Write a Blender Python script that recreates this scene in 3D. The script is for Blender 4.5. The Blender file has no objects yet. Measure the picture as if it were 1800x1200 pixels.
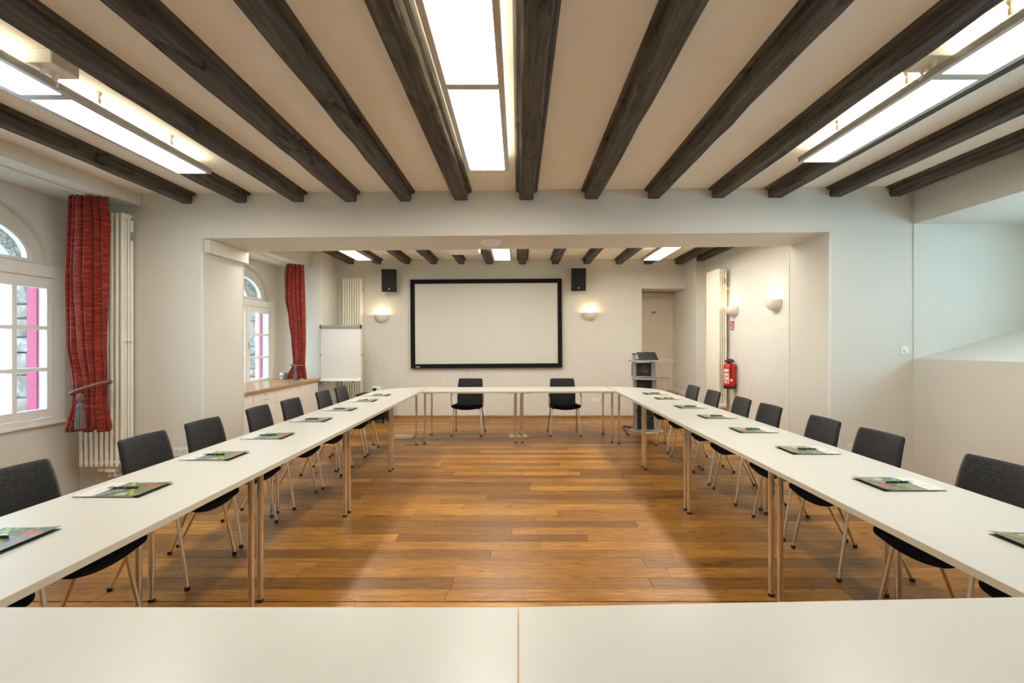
import bpy, bmesh, math, random
from mathutils import Vector, Matrix
random.seed(7)
R = math.radians
S = bpy.context.scene
C = S.collection

# ------------------------------------------------------------------ camera, sky, exposure
cd = bpy.data.cameras.new('camera')
cam = bpy.data.objects.new('camera', cd)
C.objects.link(cam)
cam.location = (0, 0, 1.43)
cam.rotation_euler = (R(90), 0, 0)
cd.sensor_width = 36.0
cd.lens = 830 / 1800 * 36.0
cd.shift_x = -11 / 1800
cd.shift_y = 2 / 1800
cd.clip_start = 0.05
cd.clip_end = 300
S.camera = cam

W = bpy.data.worlds.new('sky')
S.world = W
W.use_nodes = True
bg = W.node_tree.nodes['Background']
bg.inputs['Color'].default_value = (0.52, 0.77, 1.0, 1)
SKY = 7.0
bg.inputs['Strength'].default_value = SKY

S.view_settings.view_transform = 'Standard'
S.view_settings.look = 'None'
S.view_settings.gamma = 1.0
S.view_settings.exposure = 0.42
S.view_settings.use_curve_mapping = False
PANEL = 22.0        # radiance of the downlight diffusers
UP = 5.5            # radiance of the uplight strips
SCONCE = 2.2        # watts of a wall lamp
try:
    S.cycles.max_bounces = 10
    S.cycles.diffuse_bounces = 6
    S.cycles.sample_clamp_indirect = 6.0
    S.cycles.caustics_reflective = False
    S.cycles.caustics_refractive = False
except Exception:
    pass


# ------------------------------------------------------------------ node helper
class N:
    def __init__(s, name):
        s.m = bpy.data.materials.new(name)
        s.m.use_nodes = True
        s.t = s.m.node_tree
        s.b = s.t.nodes['Principled BSDF']
        s.out = s.t.nodes['Material Output']

    def n(s, typ, **kw):
        o = s.t.nodes.new(typ)
        for k, v in kw.items():
            setattr(o, k, v)
        return o

    def set(s, sock, v):
        if hasattr(v, 'is_output'):
            s.t.links.new(v, sock)
        elif v is not None:
            if isinstance(v, (tuple, list)) and len(v) == 3 and sock.type == 'RGBA':
                v = (*v, 1)
            sock.default_value = v

    def math(s, op, a, b=None, c=None, clamp=False):
        o = s.n('ShaderNodeMath', operation=op, use_clamp=clamp)
        s.set(o.inputs[0], a)
        if b is not None:
            s.set(o.inputs[1], b)
        if c is not None:
            s.set(o.inputs[2], c)
        return o.outputs[0]

    def mix(s, f, a, b, mode='MIX'):
        o = s.n('ShaderNodeMix', data_type='RGBA', blend_type=mode)
        s.set(o.inputs[0], f)
        s.set(o.inputs[6], a)
        s.set(o.inputs[7], b)
        return o.outputs[2]

    def pos(s):
        return s.n('ShaderNodeNewGeometry').outputs['Position']

    def obj(s):
        return s.n('ShaderNodeTexCoord').outputs['Object']

    def rnd(s):
        return s.n('ShaderNodeObjectInfo').outputs['Random']

    def map(s, v, scale=(1, 1, 1), loc=(0, 0, 0), rot=(0, 0, 0)):
        o = s.n('ShaderNodeMapping')
        s.set(o.inputs[0], v)
        s.set(o.inputs[1], loc)
        s.set(o.inputs[2], rot)
        s.set(o.inputs[3], scale)
        return o.outputs[0]

    def noise(s, v, scale=5, detail=4, rough=.55, dist=0):
        o = s.n('ShaderNodeTexNoise')
        s.set(o.inputs['Vector'], v)
        o.inputs['Scale'].default_value = scale
        o.inputs['Detail'].default_value = detail
        o.inputs['Roughness'].default_value = rough
        o.inputs['Distortion'].default_value = dist
        return o.outputs['Fac']

    def ramp(s, f, stops):
        o = s.n('ShaderNodeValToRGB')
        s.set(o.inputs[0], f)
        e = o.color_ramp.elements
        while len(e) < len(stops):
            e.new(0.5)
        for k, (p, c) in zip(e, stops):
            k.position = p
            k.color = (*c, 1) if len(c) == 3 else c
        return o.outputs[0]

    def sep(s, v):
        o = s.n('ShaderNodeSeparateXYZ')
        s.set(o.inputs[0], v)
        return o.outputs

    def bump(s, h, strength=.3, dist=.01):
        o = s.n('ShaderNodeBump')
        s.set(o.inputs['Height'], h)
        o.inputs['Strength'].default_value = strength
        o.inputs['Distance'].default_value = dist
        s.t.links.new(o.outputs[0], s.b.inputs['Normal'])

    def p(s, color=None, rough=None, metal=None, spec=None, **kw):
        s.set(s.b.inputs['Base Color'], color)
        s.set(s.b.inputs['Roughness'], rough)
        s.set(s.b.inputs['Metallic'], metal)
        s.set(s.b.inputs['Specular IOR Level'], spec)
        for k, v in kw.items():
            s.set(s.b.inputs[k.replace('_', ' ')], v)
        return s.m


MATS = {}


def flat(name, color, rough=.5, metal=0, spec=.5, var=0.04):
    """painted / moulded surface with a faint procedural variation"""
    if name in MATS:
        return MATS[name]
    n = N(name)
    f = n.noise(n.obj(), 9, 3)
    a = tuple(c * (1 - var) for c in color)
    b = tuple(min(1, c * (1 + var)) for c in color)
    MATS[name] = n.p(n.mix(f, a, b), rough, metal, spec)
    return MATS[name]


def plaster(name, color, bump=.35, scale=7):
    n = N(name)
    p = n.pos()
    f1 = n.noise(p, 1.3, 4)
    f2 = n.noise(p, scale, 6, .6)
    f3 = n.noise(p, 60, 3)
    c = n.mix(f1, tuple(x * .95 for x in color), tuple(min(1, x * 1.04) for x in color))
    h = n.math('ADD', f2, n.math('MULTIPLY', f3, .18))
    n.bump(h, bump, .02)
    return n.p(c, .85, 0, .25)


M = {}
M['wall'] = plaster('wall_plaster', (.735, .71, .64), .2)
M['wall_back'] = plaster('rough_wall_plaster', (.73, .71, .655), .75, 5)
M['ceil'] = plaster('ceiling_plaster', (.94, .885, .785), .25, 9)
M['panelwall'] = plaster('smooth_board', (.78, .755, .70), .06, 9)
M['white_paint'] = flat('white_paint', (.84, .825, .78), .45)
M['trim'] = flat('trim_paint', (.80, .79, .75), .4)
M['wood_paint'] = flat('painted_timber', (.80, .77, .69), .5, var=.08)
M['radiator'] = flat('radiator_enamel', (.86, .82, .70), .35)
M['chrome'] = flat('chrome', (.86, .83, .78), .13, 1)
M['alu'] = flat('aluminium', (.55, .55, .54), .38, .9)
M['alu_light'] = flat('grey_aluminium', (.42, .42, .41), .4, .5)
M['black'] = flat('black_plastic', (.018, .018, .02), .45)
M['black_matte'] = flat('black_matte', (.007, .007, .009), .75, 0, .2)
M['darkgrey'] = flat('dark_grey', (.014, .014, .016), .65, 0, .3)
M['grey'] = flat('mid_grey', (.28, .28, .27), .5)
M['white_plastic'] = flat('white_plastic', (.86, .85, .80), .35)
M['top'] = flat('table_laminate', (.555, .548, .50), .32, var=.012)
M['edge'] = flat('table_edge', (.54, .485, .37), .4)
M['cabinet'] = flat('cabinet_laminate', (.83, .79, .70), .4)
M['red'] = flat('red_enamel', (.62, .012, .016), .25)
M['signred'] = flat('sign_red', (.36, .06, .03), .5)
M['paper'] = flat('paper', (.70, .68, .655), .8, var=.015)
M['screen'] = flat('screen_cloth', (.66, .655, .61), .9, var=.01)
M['pink'] = flat('pink_paint', (.50, .055, .12), .6)
M['brass'] = flat('brass', (.72, .60, .34), .3, .9)
M['ceramic'] = flat('ceramic', (.80, .76, .66), .6)
M['door'] = flat('door_paint', (.74, .66, .54), .5)
M['darkcover'] = flat('dark_card', (.05, .065, .06), .6)
M['blue_glass'] = flat('dark_display', (.02, .03, .05), .15)


def mk_beam():
    n = N('beam_timber')
    o = n.pos()
    g = n.noise(n.map(o, (26, 1.1, 26)), 1.6, 8, .65, .6)
    k = n.noise(n.map(o, (5, 1.6, 5)), 2.1, 3, .5, 1.2)
    saw = n.noise(n.map(o, (3, 60, 3)), 1.0, 2)
    c = n.ramp(g, [(.25, (.040, .034, .029)), (.5, (.095, .082, .070)), (.78, (.20, .175, .15))])
    c = n.mix(n.ramp(k, [(.58, (0, 0, 0)), (.75, (1, 1, 1))]), c, (.018, .015, .013))
    n.bump(n.math('ADD', g, n.math('MULTIPLY', saw, .35)), .6, .012)
    return n.p(c, .78, 0, .25)


M['beam'] = mk_beam()


def mk_plank():
    n = N('oak_plank')
    r = n.rnd()
    p = n.pos()
    cx = n.n('ShaderNodeCombineXYZ')
    n.set(cx.inputs[0], n.math('MULTIPLY', r, 37.0))
    n.set(cx.inputs[1], n.math('MULTIPLY', r, 91.0))
    v = n.n('ShaderNodeVectorMath', operation='ADD')
    n.set(v.inputs[0], p)
    n.set(v.inputs[1], cx.outputs[0])
    v = v.outputs[0]
    g = n.noise(n.map(v, (1.1, 17, 1)), 2.2, 8, .62, .9)
    fine = n.noise(n.map(v, (6, 120, 1)), 1.5, 4, .6)
    cloud = n.noise(n.map(v, (1.3, 3, 1)), 1.6, 3)
    knot = n.noise(n.map(v, (3.2, 8, 1)), 1.5, 2, .5, 1.0)
    c = n.ramp(g, [(.24, (.16, .054, .006)), (.48, (.48, .215, .032)), (.78, (.70, .37, .075))])
    c = n.mix(n.math('MULTIPLY', n.ramp(fine, [(.42, (0, 0, 0)), (.62, (1, 1, 1))]), .62), c, (.17, .060, .011))
    tone = n.ramp(r, [(0, (.44, .41, .35)), (.3, (.68, .65, .60)), (.6, (.92, .90, .85)), (1, (1.2, 1.22, 1.22))])
    c = n.mix(1.0, c, tone, 'MULTIPLY')
    c = n.mix(n.math('MULTIPLY', n.ramp(cloud, [(.40, (0, 0, 0)), (.72, (1, 1, 1))]), .55), c, (.17, .062, .012))
    c = n.mix(n.ramp(knot, [(.665, (0, 0, 0)), (.76, (.85, .85, .85))]), c, (.055, .022, .009))
    rough = n.math('MULTIPLY_ADD', fine, .22, .26)
    n.bump(n.math('ADD', g, fine), .12, .004)
    return n.p(c, rough, 0, .42)


M['plank'] = mk_plank()
M['subfloor'] = flat('joint_shadow_gap', (.035, .018, .008), .8)


def mk_fabric():
    n = N('charcoal_fabric')
    o = n.obj()
    a = n.noise(n.map(o, (1, 1, 1)), 330, 2)
    b = n.noise(n.map(o, (60, 9, 260)), 1.3, 3)
    f = n.math('ADD', n.math('MULTIPLY', a, .6), n.math('MULTIPLY', b, .4))
    c = n.ramp(f, [(.36, (.009, .009, .011)), (.5, (.017, .017, .019)), (.66, (.062, .062, .062))])
    n.bump(f, .4, .003)
    return n.p(c, .95, 0, .15, Sheen_Weight=.15)


M['fabric'] = mk_fabric()


def mk_seatfab():
    n = N('black_seat_fabric')
    a = n.noise(n.obj(), 300, 2)
    n.bump(a, .3, .002)
    return n.p(n.mix(a, (.007, .007, .010), (.017, .016, .022)), .95, 0, .1)


M['seatfab'] = mk_seatfab()


def mk_curtain():
    n = N('red_chenille')
    o = n.obj()
    a = n.noise(n.map(o, (14, 14, 210)), 1.0, 4, .6)
    b = n.noise(n.map(o, (5, 5, 40)), 1.0, 3)
    c = n.ramp(n.math('ADD', n.math('MULTIPLY', a, .75), n.math('MULTIPLY', b, .25)),
               [(.32, (.085, .005, .008)), (.5, (.22, .019, .012)), (.66, (.44, .085, .036))])
    n.bump(a, .5, .004)
    return n.p(c, .9, 0, .2, Sheen_Weight=.25)


M['curtain'] = mk_curtain()


def mk_rope():
    n = N('twisted_rope')
    o = n.obj()
    w = n.n('ShaderNodeTexWave', wave_type='BANDS', bands_direction='DIAGONAL')
    n.set(w.inputs['Vector'], o)
    w.inputs['Scale'].default_value = 42
    c = n.ramp(w.outputs['Fac'], [(.2, (.05, .008, .035)), (.5, (.24, .04, .06)), (.8, (.42, .26, .17))])
    n.bump(w.outputs['Fac'], .6, .006)
    return n.p(c, .8)


M['rope'] = mk_rope()


def mk_tassel():
    n = N('tassel_threads')
    x, y, z = n.sep(n.obj())
    an = n.math('ARCTAN2', y, x)
    f = n.math('FRACT', n.math('MULTIPLY', an, 2.2))
    c = n.ramp(f, [(0, (.03, .05, .13)), (.25, (.14, .03, .08)), (.5, (.30, .25, .13)), (.75, (.03, .10, .13)), (1, (.03, .05, .13))])
    return n.p(c, .85)


M['tassel'] = mk_tassel()


def mk_worktop():
    n = N('wood_worktop')
    o = n.pos()
    g = n.noise(n.map(o, (22, 1.5, 22)), 1.5, 6, .6, .5)
    st = n.noise(n.map(o, (12, .9, 1)), 1.0, 1)
    c = n.ramp(g, [(.25, (.30, .155, .06)), (.55, (.45, .26, .115)), (.8, (.56, .36, .18))])
    c = n.mix(n.math('MULTIPLY', st, .3), c, (.32, .17, .07))
    return n.p(c, .3, 0, .5)


M['worktop'] = mk_worktop()


def mk_stone():
    n = N('rubble_stone')
    o = n.pos()
    a = n.noise(o, 9, 7, .65)
    b = n.noise(o, 2.3, 3)
    c = n.ramp(a, [(.3, (.15, .11, .10)), (.5, (.33, .27, .25)), (.72, (.58, .52, .48))])
    c = n.mix(n.ramp(b, [(.45, (0, 0, 0)), (.65, (1, 1, 1))]), c, (.38, .27, .20))
    n.bump(a, .8, .03)
    return n.p(c, .9, 0, .2)


M['stone'] = mk_stone()


def mk_stonewall():
    n = N('rubble_masonry')
    o = n.pos()
    v = n.n('ShaderNodeTexVoronoi', feature='DISTANCE_TO_EDGE')
    n.set(v.inputs['Vector'], n.map(o, (4.5, 4.5, 7)))
    a = n.noise(o, 14, 6, .6)
    c = n.ramp(a, [(.3, (.17, .13, .10)), (.55, (.36, .29, .23)), (.75, (.55, .47, .38))])
    c = n.mix(n.ramp(v.outputs[0], [(.02, (1, 1, 1)), (.08, (0, 0, 0))]), c, (.10, .08, .06))
    n.bump(n.math('ADD', a, v.outputs[0]), .8, .03)
    return n.p(c, .95)


M['masonry'] = mk_stonewall()


def mk_glass():
    n = N('window_glass')
    t = n.n('ShaderNodeBsdfTransparent')
    g = n.n('ShaderNodeBsdfGlossy')
    g.inputs['Roughness'].default_value = .02
    t.inputs['Color'].default_value = (.93, .97, .96, 1)
    lw = n.n('ShaderNodeFresnel')
    lw.inputs['IOR'].default_value = 1.4
    mx = n.n('ShaderNodeMixShader')
    gb = n.n('ShaderNodeNewGeometry')
    n.set(mx.inputs[0], n.math('MULTIPLY', lw.outputs[0], n.math('SUBTRACT', 1.0, gb.outputs['Backfacing'])))
    n.t.links.new(t.outputs[0], mx.inputs[1])
    n.t.links.new(g.outputs[0], mx.inputs[2])
    n.t.links.new(mx.outputs[0], n.out.inputs['Surface'])
    return n.m


M['glass'] = mk_glass()


def emit(name, color, strength):
    n = N(name)
    e = n.n('ShaderNodeEmission')
    f = n.noise(n.pos(), 40, 2)
    n.set(e.inputs['Color'], n.mix(n.math('MULTIPLY', f, .04), color, (1, 1, 1)))
    e.inputs['Strength'].default_value = strength
    n.t.links.new(e.outputs[0], n.out.inputs['Surface'])
    return n.m


M['diffuser'] = emit('light_diffuser', (1.0, .945, .84), PANEL)
M['uplight'] = emit('light_uplight', (1.0, .90, .66), UP)
M['bulb'] = emit('warm_bulb', (1.0, .78, .45), 6)


def mk_print():
    n = N('brochure_print')
    x, y, z = n.sep(n.obj())
    o = n.obj()
    g = n.noise(n.map(o, (1, 1, 1)), 38, 6, .7)
    h = n.noise(n.map(o, (1, 1.6, 1), (3, 7, 0)), 48, 4, .6)
    c = n.ramp(g, [(.3, (.012, .03, .012)), (.43, (.05, .12, .025)), (.52, (.20, .30, .07)), (.60, (.40, .40, .26)), (.70, (.72, .72, .70))])
    c = n.mix(n.ramp(h, [(.49, (0, 0, 0)), (.60, (1, 1, 1))]), c, (.17, .17, .16))

    def band(a, b, c0, w):
        d = n.math('ADD', n.math('MULTIPLY', x, a), n.math('MULTIPLY', y, b))
        return n.math('LESS_THAN', n.math('ABSOLUTE', n.math('SUBTRACT', d, c0)), w)

    def blob(cx, cy, r):
        dx = n.math('SUBTRACT', x, cx)
        dy = n.math('SUBTRACT', y, cy)
        d = n.math('SQRT', n.math('ADD', n.math('MULTIPLY', dx, dx), n.math('MULTIPLY', dy, dy)))
        d = n.math('ADD', d, n.math('MULTIPLY', n.math('SUBTRACT', h, .5), .05))
        return n.math('LESS_THAN', d, r)

    def rect(x0, x1, y0, y1):
        a = n.math('MULTIPLY', n.math('GREATER_THAN', x, x0), n.math('LESS_THAN', x, x1))
        b = n.math('MULTIPLY', n.math('GREATER_THAN', y, y0), n.math('LESS_THAN', y, y1))
        return n.math('MULTIPLY', a, b)
    c = n.mix(band(.8, .6, -.030, .007), c, (.34, .55, .08))
    c = n.mix(n.math('MULTIPLY', band(.9, -.45, .004, .008), n.math('GREATER_THAN', y, -.02)), c, (.20, .45, .80))
    c = n.mix(blob(-.092, -.045, .028), c, (.62, .10, .09))
    c = n.mix(blob(-.118, .035, .03), c, (.25, .20, .17))
    c = n.mix(blob(-.045, .07, .02), c, (.55, .60, .68))
    strip = n.math('GREATER_THAN', x, .062)
    c = n.mix(1.0, c, (.72, .72, .72), 'MULTIPLY')
    c = n.mix(strip, c, (.66, .65, .635))
    for (a0, a1, b0, b1) in ((.092, .099, -.050, -.022), (.104, .110, -.060, -.030), (.090, .096, .020, .052)):
        ink = n.math('MULTIPLY', rect(a0, a1, b0, b1), n.math('GREATER_THAN', n.noise(n.map(o, (1, 1, 1)), 160, 1), .44))
        c = n.mix(ink, c, (.10, .10, .12))
    return n.p(c, .3, 0, .5)


M['print'] = mk_print()


# ------------------------------------------------------------------ geometry helpers
def box(bm, x0, x1, y0, y1, z0, z1, bev=0, seg=1):
    r = bmesh.ops.create_cube(bm, size=1, matrix=Matrix.Translation(((x0 + x1) / 2, (y0 + y1) / 2, (z0 + z1) / 2)) @ Matrix.Diagonal((abs(x1 - x0), abs(y1 - y0), abs(z1 - z0), 1)))
    if bev:
        es = list({e for v in r['verts'] for e in v.link_edges})
        bmesh.ops.bevel(bm, geom=es, offset=bev, segments=seg, affect='EDGES', profile=.5)


def tube(bm, pts, r, seg=10, cap=True):
    pts = [Vector(p) for p in pts]
    n = len(pts)
    rs = r if isinstance(r, (list, tuple)) else [r] * n
    t0 = (pts[1] - pts[0]).normalized()
    up = Vector((0, 0, 1)) if abs(t0.z) < .9 else Vector((1, 0, 0))
    u = t0.cross(up).normalized()
    rings = []
    for i, p in enumerate(pts):
        if i == 0:
            t = t0
        elif i == n - 1:
            t = (pts[i] - pts[i - 1]).normalized()
        else:
            t = ((pts[i + 1] - p).normalized() + (p - pts[i - 1]).normalized()).normalized()
        u = (u - t * u.dot(t)).normalized()
        w = t.cross(u)
        rings.append([bm.verts.new(p + (u * math.cos(a) + w * math.sin(a)) * rs[i]) for a in [2 * math.pi * k / seg for k in range(seg)]])
    for a, b in zip(rings, rings[1:]):
        for k in range(seg):
            bm.faces.new((a[k], a[(k + 1) % seg], b[(k + 1) % seg], b[k]))
    if cap:
        bm.faces.new(rings[0][::-1])
        bm.faces.new(rings[-1])


def smoothpath(pts, n=6):
    """Catmull-Rom through the points"""
    P = [Vector(p) for p in pts]
    P = [P[0] * 2 - P[1]] + P + [P[-1] * 2 - P[-2]]
    out = []
    for i in range(1, len(P) - 2):
        for k in range(n):
            t = k / n
            a, b, c, d = P[i - 1], P[i], P[i + 1], P[i + 2]
            out.append(.5 * ((2 * b) + (c - a) * t + (2 * a - 5 * b + 4 * c - d) * t * t + (3 * b - a - 3 * c + d) * t ** 3))
    out.append(P[-2])
    return out


def lathe(bm, prof, seg=24, c=(0, 0, 0), a0=0, a1=2 * math.pi):
    full = abs(a1 - a0 - 2 * math.pi) < 1e-6
    na = seg if full else seg + 1
    rings = []
    for r, z in prof:
        if r < 1e-6:
            rings.append([bm.verts.new((c[0], c[1], c[2] + z))])
        else:
            rings.append([bm.verts.new((c[0] + r * math.cos(a0 + (a1 - a0) * k / seg), c[1] + r * math.sin(a0 + (a1 - a0) * k / seg), c[2] + z)) for k in range(na)])
    for a, b in zip(rings, rings[1:]):
        for k in range(seg):
            j = (k + 1) % na if full else k + 1
            if len(a) == 1 and len(b) == 1:
                continue
            if len(a) == 1:
                bm.faces.new((a[0], b[j], b[k]))
            elif len(b) == 1:
                bm.faces.new((a[k], a[j], b[0]))
            else:
                bm.faces.new((a[k], a[j], b[j], b[k]))


def prism(bm, poly, axis, a0, a1):
    """extrude a 2-D polygon along an axis; poly is (y,z) for x, (x,z) for y, (x,y) for z"""
    def pt(p, a):
        return {'x': (a, p[0], p[1]), 'y': (p[0], a, p[1]), 'z': (p[0], p[1], a)}[axis]
    A = [bm.verts.new(pt(p, a0)) for p in poly]
    B = [bm.verts.new(pt(p, a1)) for p in poly]
    n = len(poly)
    bm.faces.new(A[::-1])
    bm.faces.new(B)
    for k in range(n):
        bm.faces.new((A[k], A[(k + 1) % n], B[(k + 1) % n], B[k]))


def holed(bm, outer, holes, axis, a0, a1):
    """a slab with holes: loops filled, then extruded"""
    def pt(p, a):
        return {'x': (a, p[0], p[1]), 'y': (p[0], a, p[1]), 'z': (p[0], p[1], a)}[axis]
    edges = []
    for loop in [outer] + holes:
        vs = [bm.verts.new(pt(p, a0)) for p in loop]
        for i in range(len(vs)):
            edges.append(bm.edges.new((vs[i], vs[(i + 1) % len(vs)])))
    r = bmesh.ops.triangle_fill(bm, use_beauty=True, use_dissolve=False, edges=edges)
    fs = [g for g in r['geom'] if isinstance(g, bmesh.types.BMFace)]
    e = bmesh.ops.extrude_face_region(bm, geom=fs)
    d = {'x': Vector((a1 - a0, 0, 0)), 'y': Vector((0, a1 - a0, 0)), 'z': Vector((0, 0, a1 - a0))}[axis]
    bmesh.ops.translate(bm, vec=d, verts=[v for v in e['geom'] if isinstance(v, bmesh.types.BMVert)])
    bmesh.ops.recalc_face_normals(bm, faces=bm.faces)


def pad(bm, ft, fb, nu, nv):
    """closed cushion between two (u,v) surfaces that share their rim loosely"""
    T = [[bm.verts.new(ft(i / nu, j / nv)) for j in range(nv + 1)] for i in range(nu + 1)]
    B = [[bm.verts.new(fb(i / nu, j / nv)) for j in range(nv + 1)] for i in range(nu + 1)]
    for i in range(nu):
        for j in range(nv):
            bm.faces.new((T[i][j], T[i + 1][j], T[i + 1][j + 1], T[i][j + 1]))
            bm.faces.new((B[i][j], B[i][j + 1], B[i + 1][j + 1], B[i + 1][j]))
    for i in range(nu):
        bm.faces.new((T[i][0], B[i][0], B[i + 1][0], T[i + 1][0]))
        bm.faces.new((T[i][nv], T[i + 1][nv], B[i + 1][nv], B[i][nv]))
    for j in range(nv):
        bm.faces.new((T[0][j], T[0][j + 1], B[0][j + 1], B[0][j]))
        bm.faces.new((T[nu][j], B[nu][j], B[nu][j + 1], T[nu][j + 1]))


def B():
    return bmesh.new()


def obj(name, bm, mat, parent=None, smooth=False, sharp=35):
    bmesh.ops.recalc_face_normals(bm, faces=bm.faces)
    me = bpy.data.meshes.new(name)
    bm.to_mesh(me)
    bm.free()
    me.materials.append(M[mat] if isinstance(mat, str) else mat)
    if smooth:
        for p in me.polygons:
            p.use_smooth = True
        try:
            me.set_sharp_from_angle(angle=R(sharp))
        except Exception:
            pass
    o = bpy.data.objects.new(name, me)
    C.objects.link(o)
    if parent is not None:
        o.parent = parent
    return o


def tag(o, label=None, cat=None, group=None, kind=None):
    if label:
        o['label'] = label
    if cat:
        o['category'] = cat
    if group:
        o['group'] = group
    if kind:
        o['kind'] = kind
    return o


def thing(name, label, cat, loc=(0, 0, 0), rz=0, group=None):
    o = bpy.data.objects.new(name, None)
    C.objects.link(o)
    o.empty_display_size = .1
    o.location = loc
    o.rotation_euler = (0, 0, rz)
    return tag(o, label, cat, group)


def empty_struct(name):
    o = bpy.data.objects.new(name, None)
    C.objects.link(o)
    o.empty_display_size = .1
    o['kind'] = 'structure'
    return o


def struct(name, bm, mat, smooth=False):
    return tag(obj(name, bm, mat, None, smooth), kind='structure')


def dup(root, loc, rz, label, group=None):
    r = root.copy()
    C.objects.link(r)
    r.location = loc
    r.rotation_euler = (0, 0, rz)
    r['label'] = label
    if group:
        r['group'] = group
    for ch in list(root.children):
        c = ch.copy()
        C.objects.link(c)
        c.parent = r
        for g in list(ch.children):
            d = g.copy()
            C.objects.link(d)
            d.parent = c
    return r


SLOPE = .010


def tilt(bm):
    for v in bm.verts:
        v.co.z += SLOPE * v.co.x


ORD = ['nearest', 'second', 'third', 'fourth', 'fifth', 'sixth', 'seventh', 'eighth', 'ninth', 'tenth', 'eleventh', 'twelfth', 'thirteenth']

# ------------------------------------------------------------------ room shell
XL, XR = -4.24, 3.82
Y0, YW, YV, YB = -1.6, 4.57, 5.25, 9.06
ZC, ZCB = 2.905, 3.03
XRB = 3.35      # right wall of the far bay
YA = 8.3        # end of the window alcove
XA = -3.44      # front of the counter / wall beyond the alcove

bm = B()
box(bm, XL - .4, 5.3, Y0 - .2, 10.0, -.12, -.012)
floor = struct('floor', bm, 'subfloor')


def plank_mesh():
    bm = B()
    h = .5
    w = .5
    c = .012
    lo = [(-h, -w, -1), (h, -w, -1), (h, w, -1), (-h, w, -1)]
    mid = [(-h, -w, -.12), (h, -w, -.12), (h, w, -.12), (-h, w, -.12)]
    cx, cy = .0009, .011
    up = [(-h + cx, -w + cy, 0), (h - cx, -w + cy, 0), (h - cx, w - cy, 0), (-h + cx, w - cy, 0)]
    L = [[bm.verts.new(p) for p in q] for q in (lo, mid, up)]
    for a, b in zip(L, L[1:]):
        for k in range(4):
            bm.faces.new((a[k], a[(k + 1) % 4], b[(k + 1) % 4], b[k]))
    bm.faces.new(L[2])
    me = bpy.data.meshes.new('plank')
    bmesh.ops.recalc_face_normals(bm, faces=bm.faces)
    bm.to_mesh(me)
    bm.free()
    me.materials.append(M['plank'])
    return me


pm = plank_mesh()
PW = .131
rng = random.Random(11)
y = 2.475
count = 0
gap_done = False
while y < YB - .002:
    w = PW
    if y + w > YB:
        w = YB - y
    yc = y + w / 2
    if yc < YW:
        xa, xb = XL, XR
    elif yc < YV:
        xa, xb = -3.06, 3.02
    else:
        xa, xb = XA - .02, XRB
    x = xa
    first = True
    while x < xb - .01:
        L = rng.uniform(.5, 1.9) if first else rng.uniform(1.15, 2.3)
        first = False
        if xb - (x + L) < .45:
            L = xb - x
        o = bpy.data.objects.new('plank', pm)
        C.objects.link(o)
        o.parent = floor
        o.location = (x + L / 2, yc, rng.uniform(-.0007, 0))
        o.scale = (L - .0015, w - .0016, .0115)
        count += 1
        x += L
    y += w
    if not gap_done and y > 2.6:
        y += .007          # the movement joint across the near floor
        gap_done = True
# what lies below and behind the near tables: one laid field, hardly seen
bm = B()
yy = 2.475 - PW
while yy > Y0:
    x = XL
    while x < XR - .01:
        L = min(rng.uniform(1.0, 2.2), XR - x)
        box(bm, x + .001, x + L - .001, yy + .001, yy + PW - .001, -.0115, -.0003)
        x += L
    yy -= PW
tag(obj('plank_field', bm, 'plank', floor), kind='stuff')

# ceilings
bm = B()
box(bm, XL - .1, 5.2, Y0, YW, ZC, ZC + .15)
tilt(bm)
struct('ceiling', bm, 'ceil')
bm = B()
box(bm, XL - .1, XRB + .1, YV, YB + .1, ZCB, ZCB + .15)
struct('ceiling', bm, 'ceil')

# cross wall with the wide opening
bm = B()
ox0, ox1, oz = -3.056, 3.012, 2.47
prism(bm, [(XL - .4, 0), (ox0, 0), (ox0, oz + SLOPE * ox0), (ox1, oz + SLOPE * ox1), (ox1, 0), (XR + .2, 0), (XR + .2, 3.18), (XL - .4, 3.18)], 'y', YW, YV)
struct('wall_middle', bm, 'wall')

# painted timber corbel along the top of the left jamb
bm = B()
box(bm, ox0 - .001, ox0 + .05, YW + .03, YV + .02, 2.305, 2.437, .004)
tag(obj('trim_1', bm, 'wood_paint'), kind='structure')
# metal corner beads at the jamb edges
k = 2
for (x, yy, s) in ((ox0, YW, 1), (ox0, YV, 1), (ox1, YW, -1), (ox1, YV, -1)):
    bm = B()
    box(bm, x - .012 if s > 0 else x - .006, x + .006 if s > 0 else x + .012, yy - .006, yy + .014 if yy == YW else yy + .006, 0, (oz - .035 if s < 0 else 2.30) if True else 0, .002)
    tag(obj('trim_%d' % k, bm, 'trim'), kind='structure')
    k += 1

# window alcoves ---------------------------------------------------
WC = (3.62, 7.37)          # centre of each window


def arch_loop(yc, a, b, z0, n=22):
    return [(yc + a * math.cos(math.pi * i / n), z0 + b * math.sin(math.pi * i / n)) for i in range(n + 1)]


def rect_loop(y0, y1, z0, z1):
    return [(y0, z0), (y1, z0), (y1, z1), (y0, z1)]


walls_left = []
for (ya, yb, yc, ztop) in ((Y0, YW, WC[0], 2.95), (YV, YA, WC[1], 3.05)):
    bm = B()
    holed(bm, rect_loop(ya, yb, 0, ztop), [[(yc - .705, .745), (yc + .705, .745), (yc + .705, 2.085)] + arch_loop(yc, .68, .53, 2.105) + [(yc - .705, 2.085)]], 'x', XL - .065, XL)
    walls_left.append(struct('wall_left', bm, 'wall'))
    # soffit beam over the alcove
    bm = B()
    box(bm, XL, -3.656, ya, yb, 2.752, 3.06)
    if ya < 0:
        for v in bm.verts:
            v.co.z = min(v.co.z, 2.93)
    struct('trim_%d' % k, bm, 'wall')
    k += 1

bm = B()
box(bm, XL - .3, XA, YA, YB + .2, 0, 3.05)
struct('wall_left', bm, 'wall')

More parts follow.
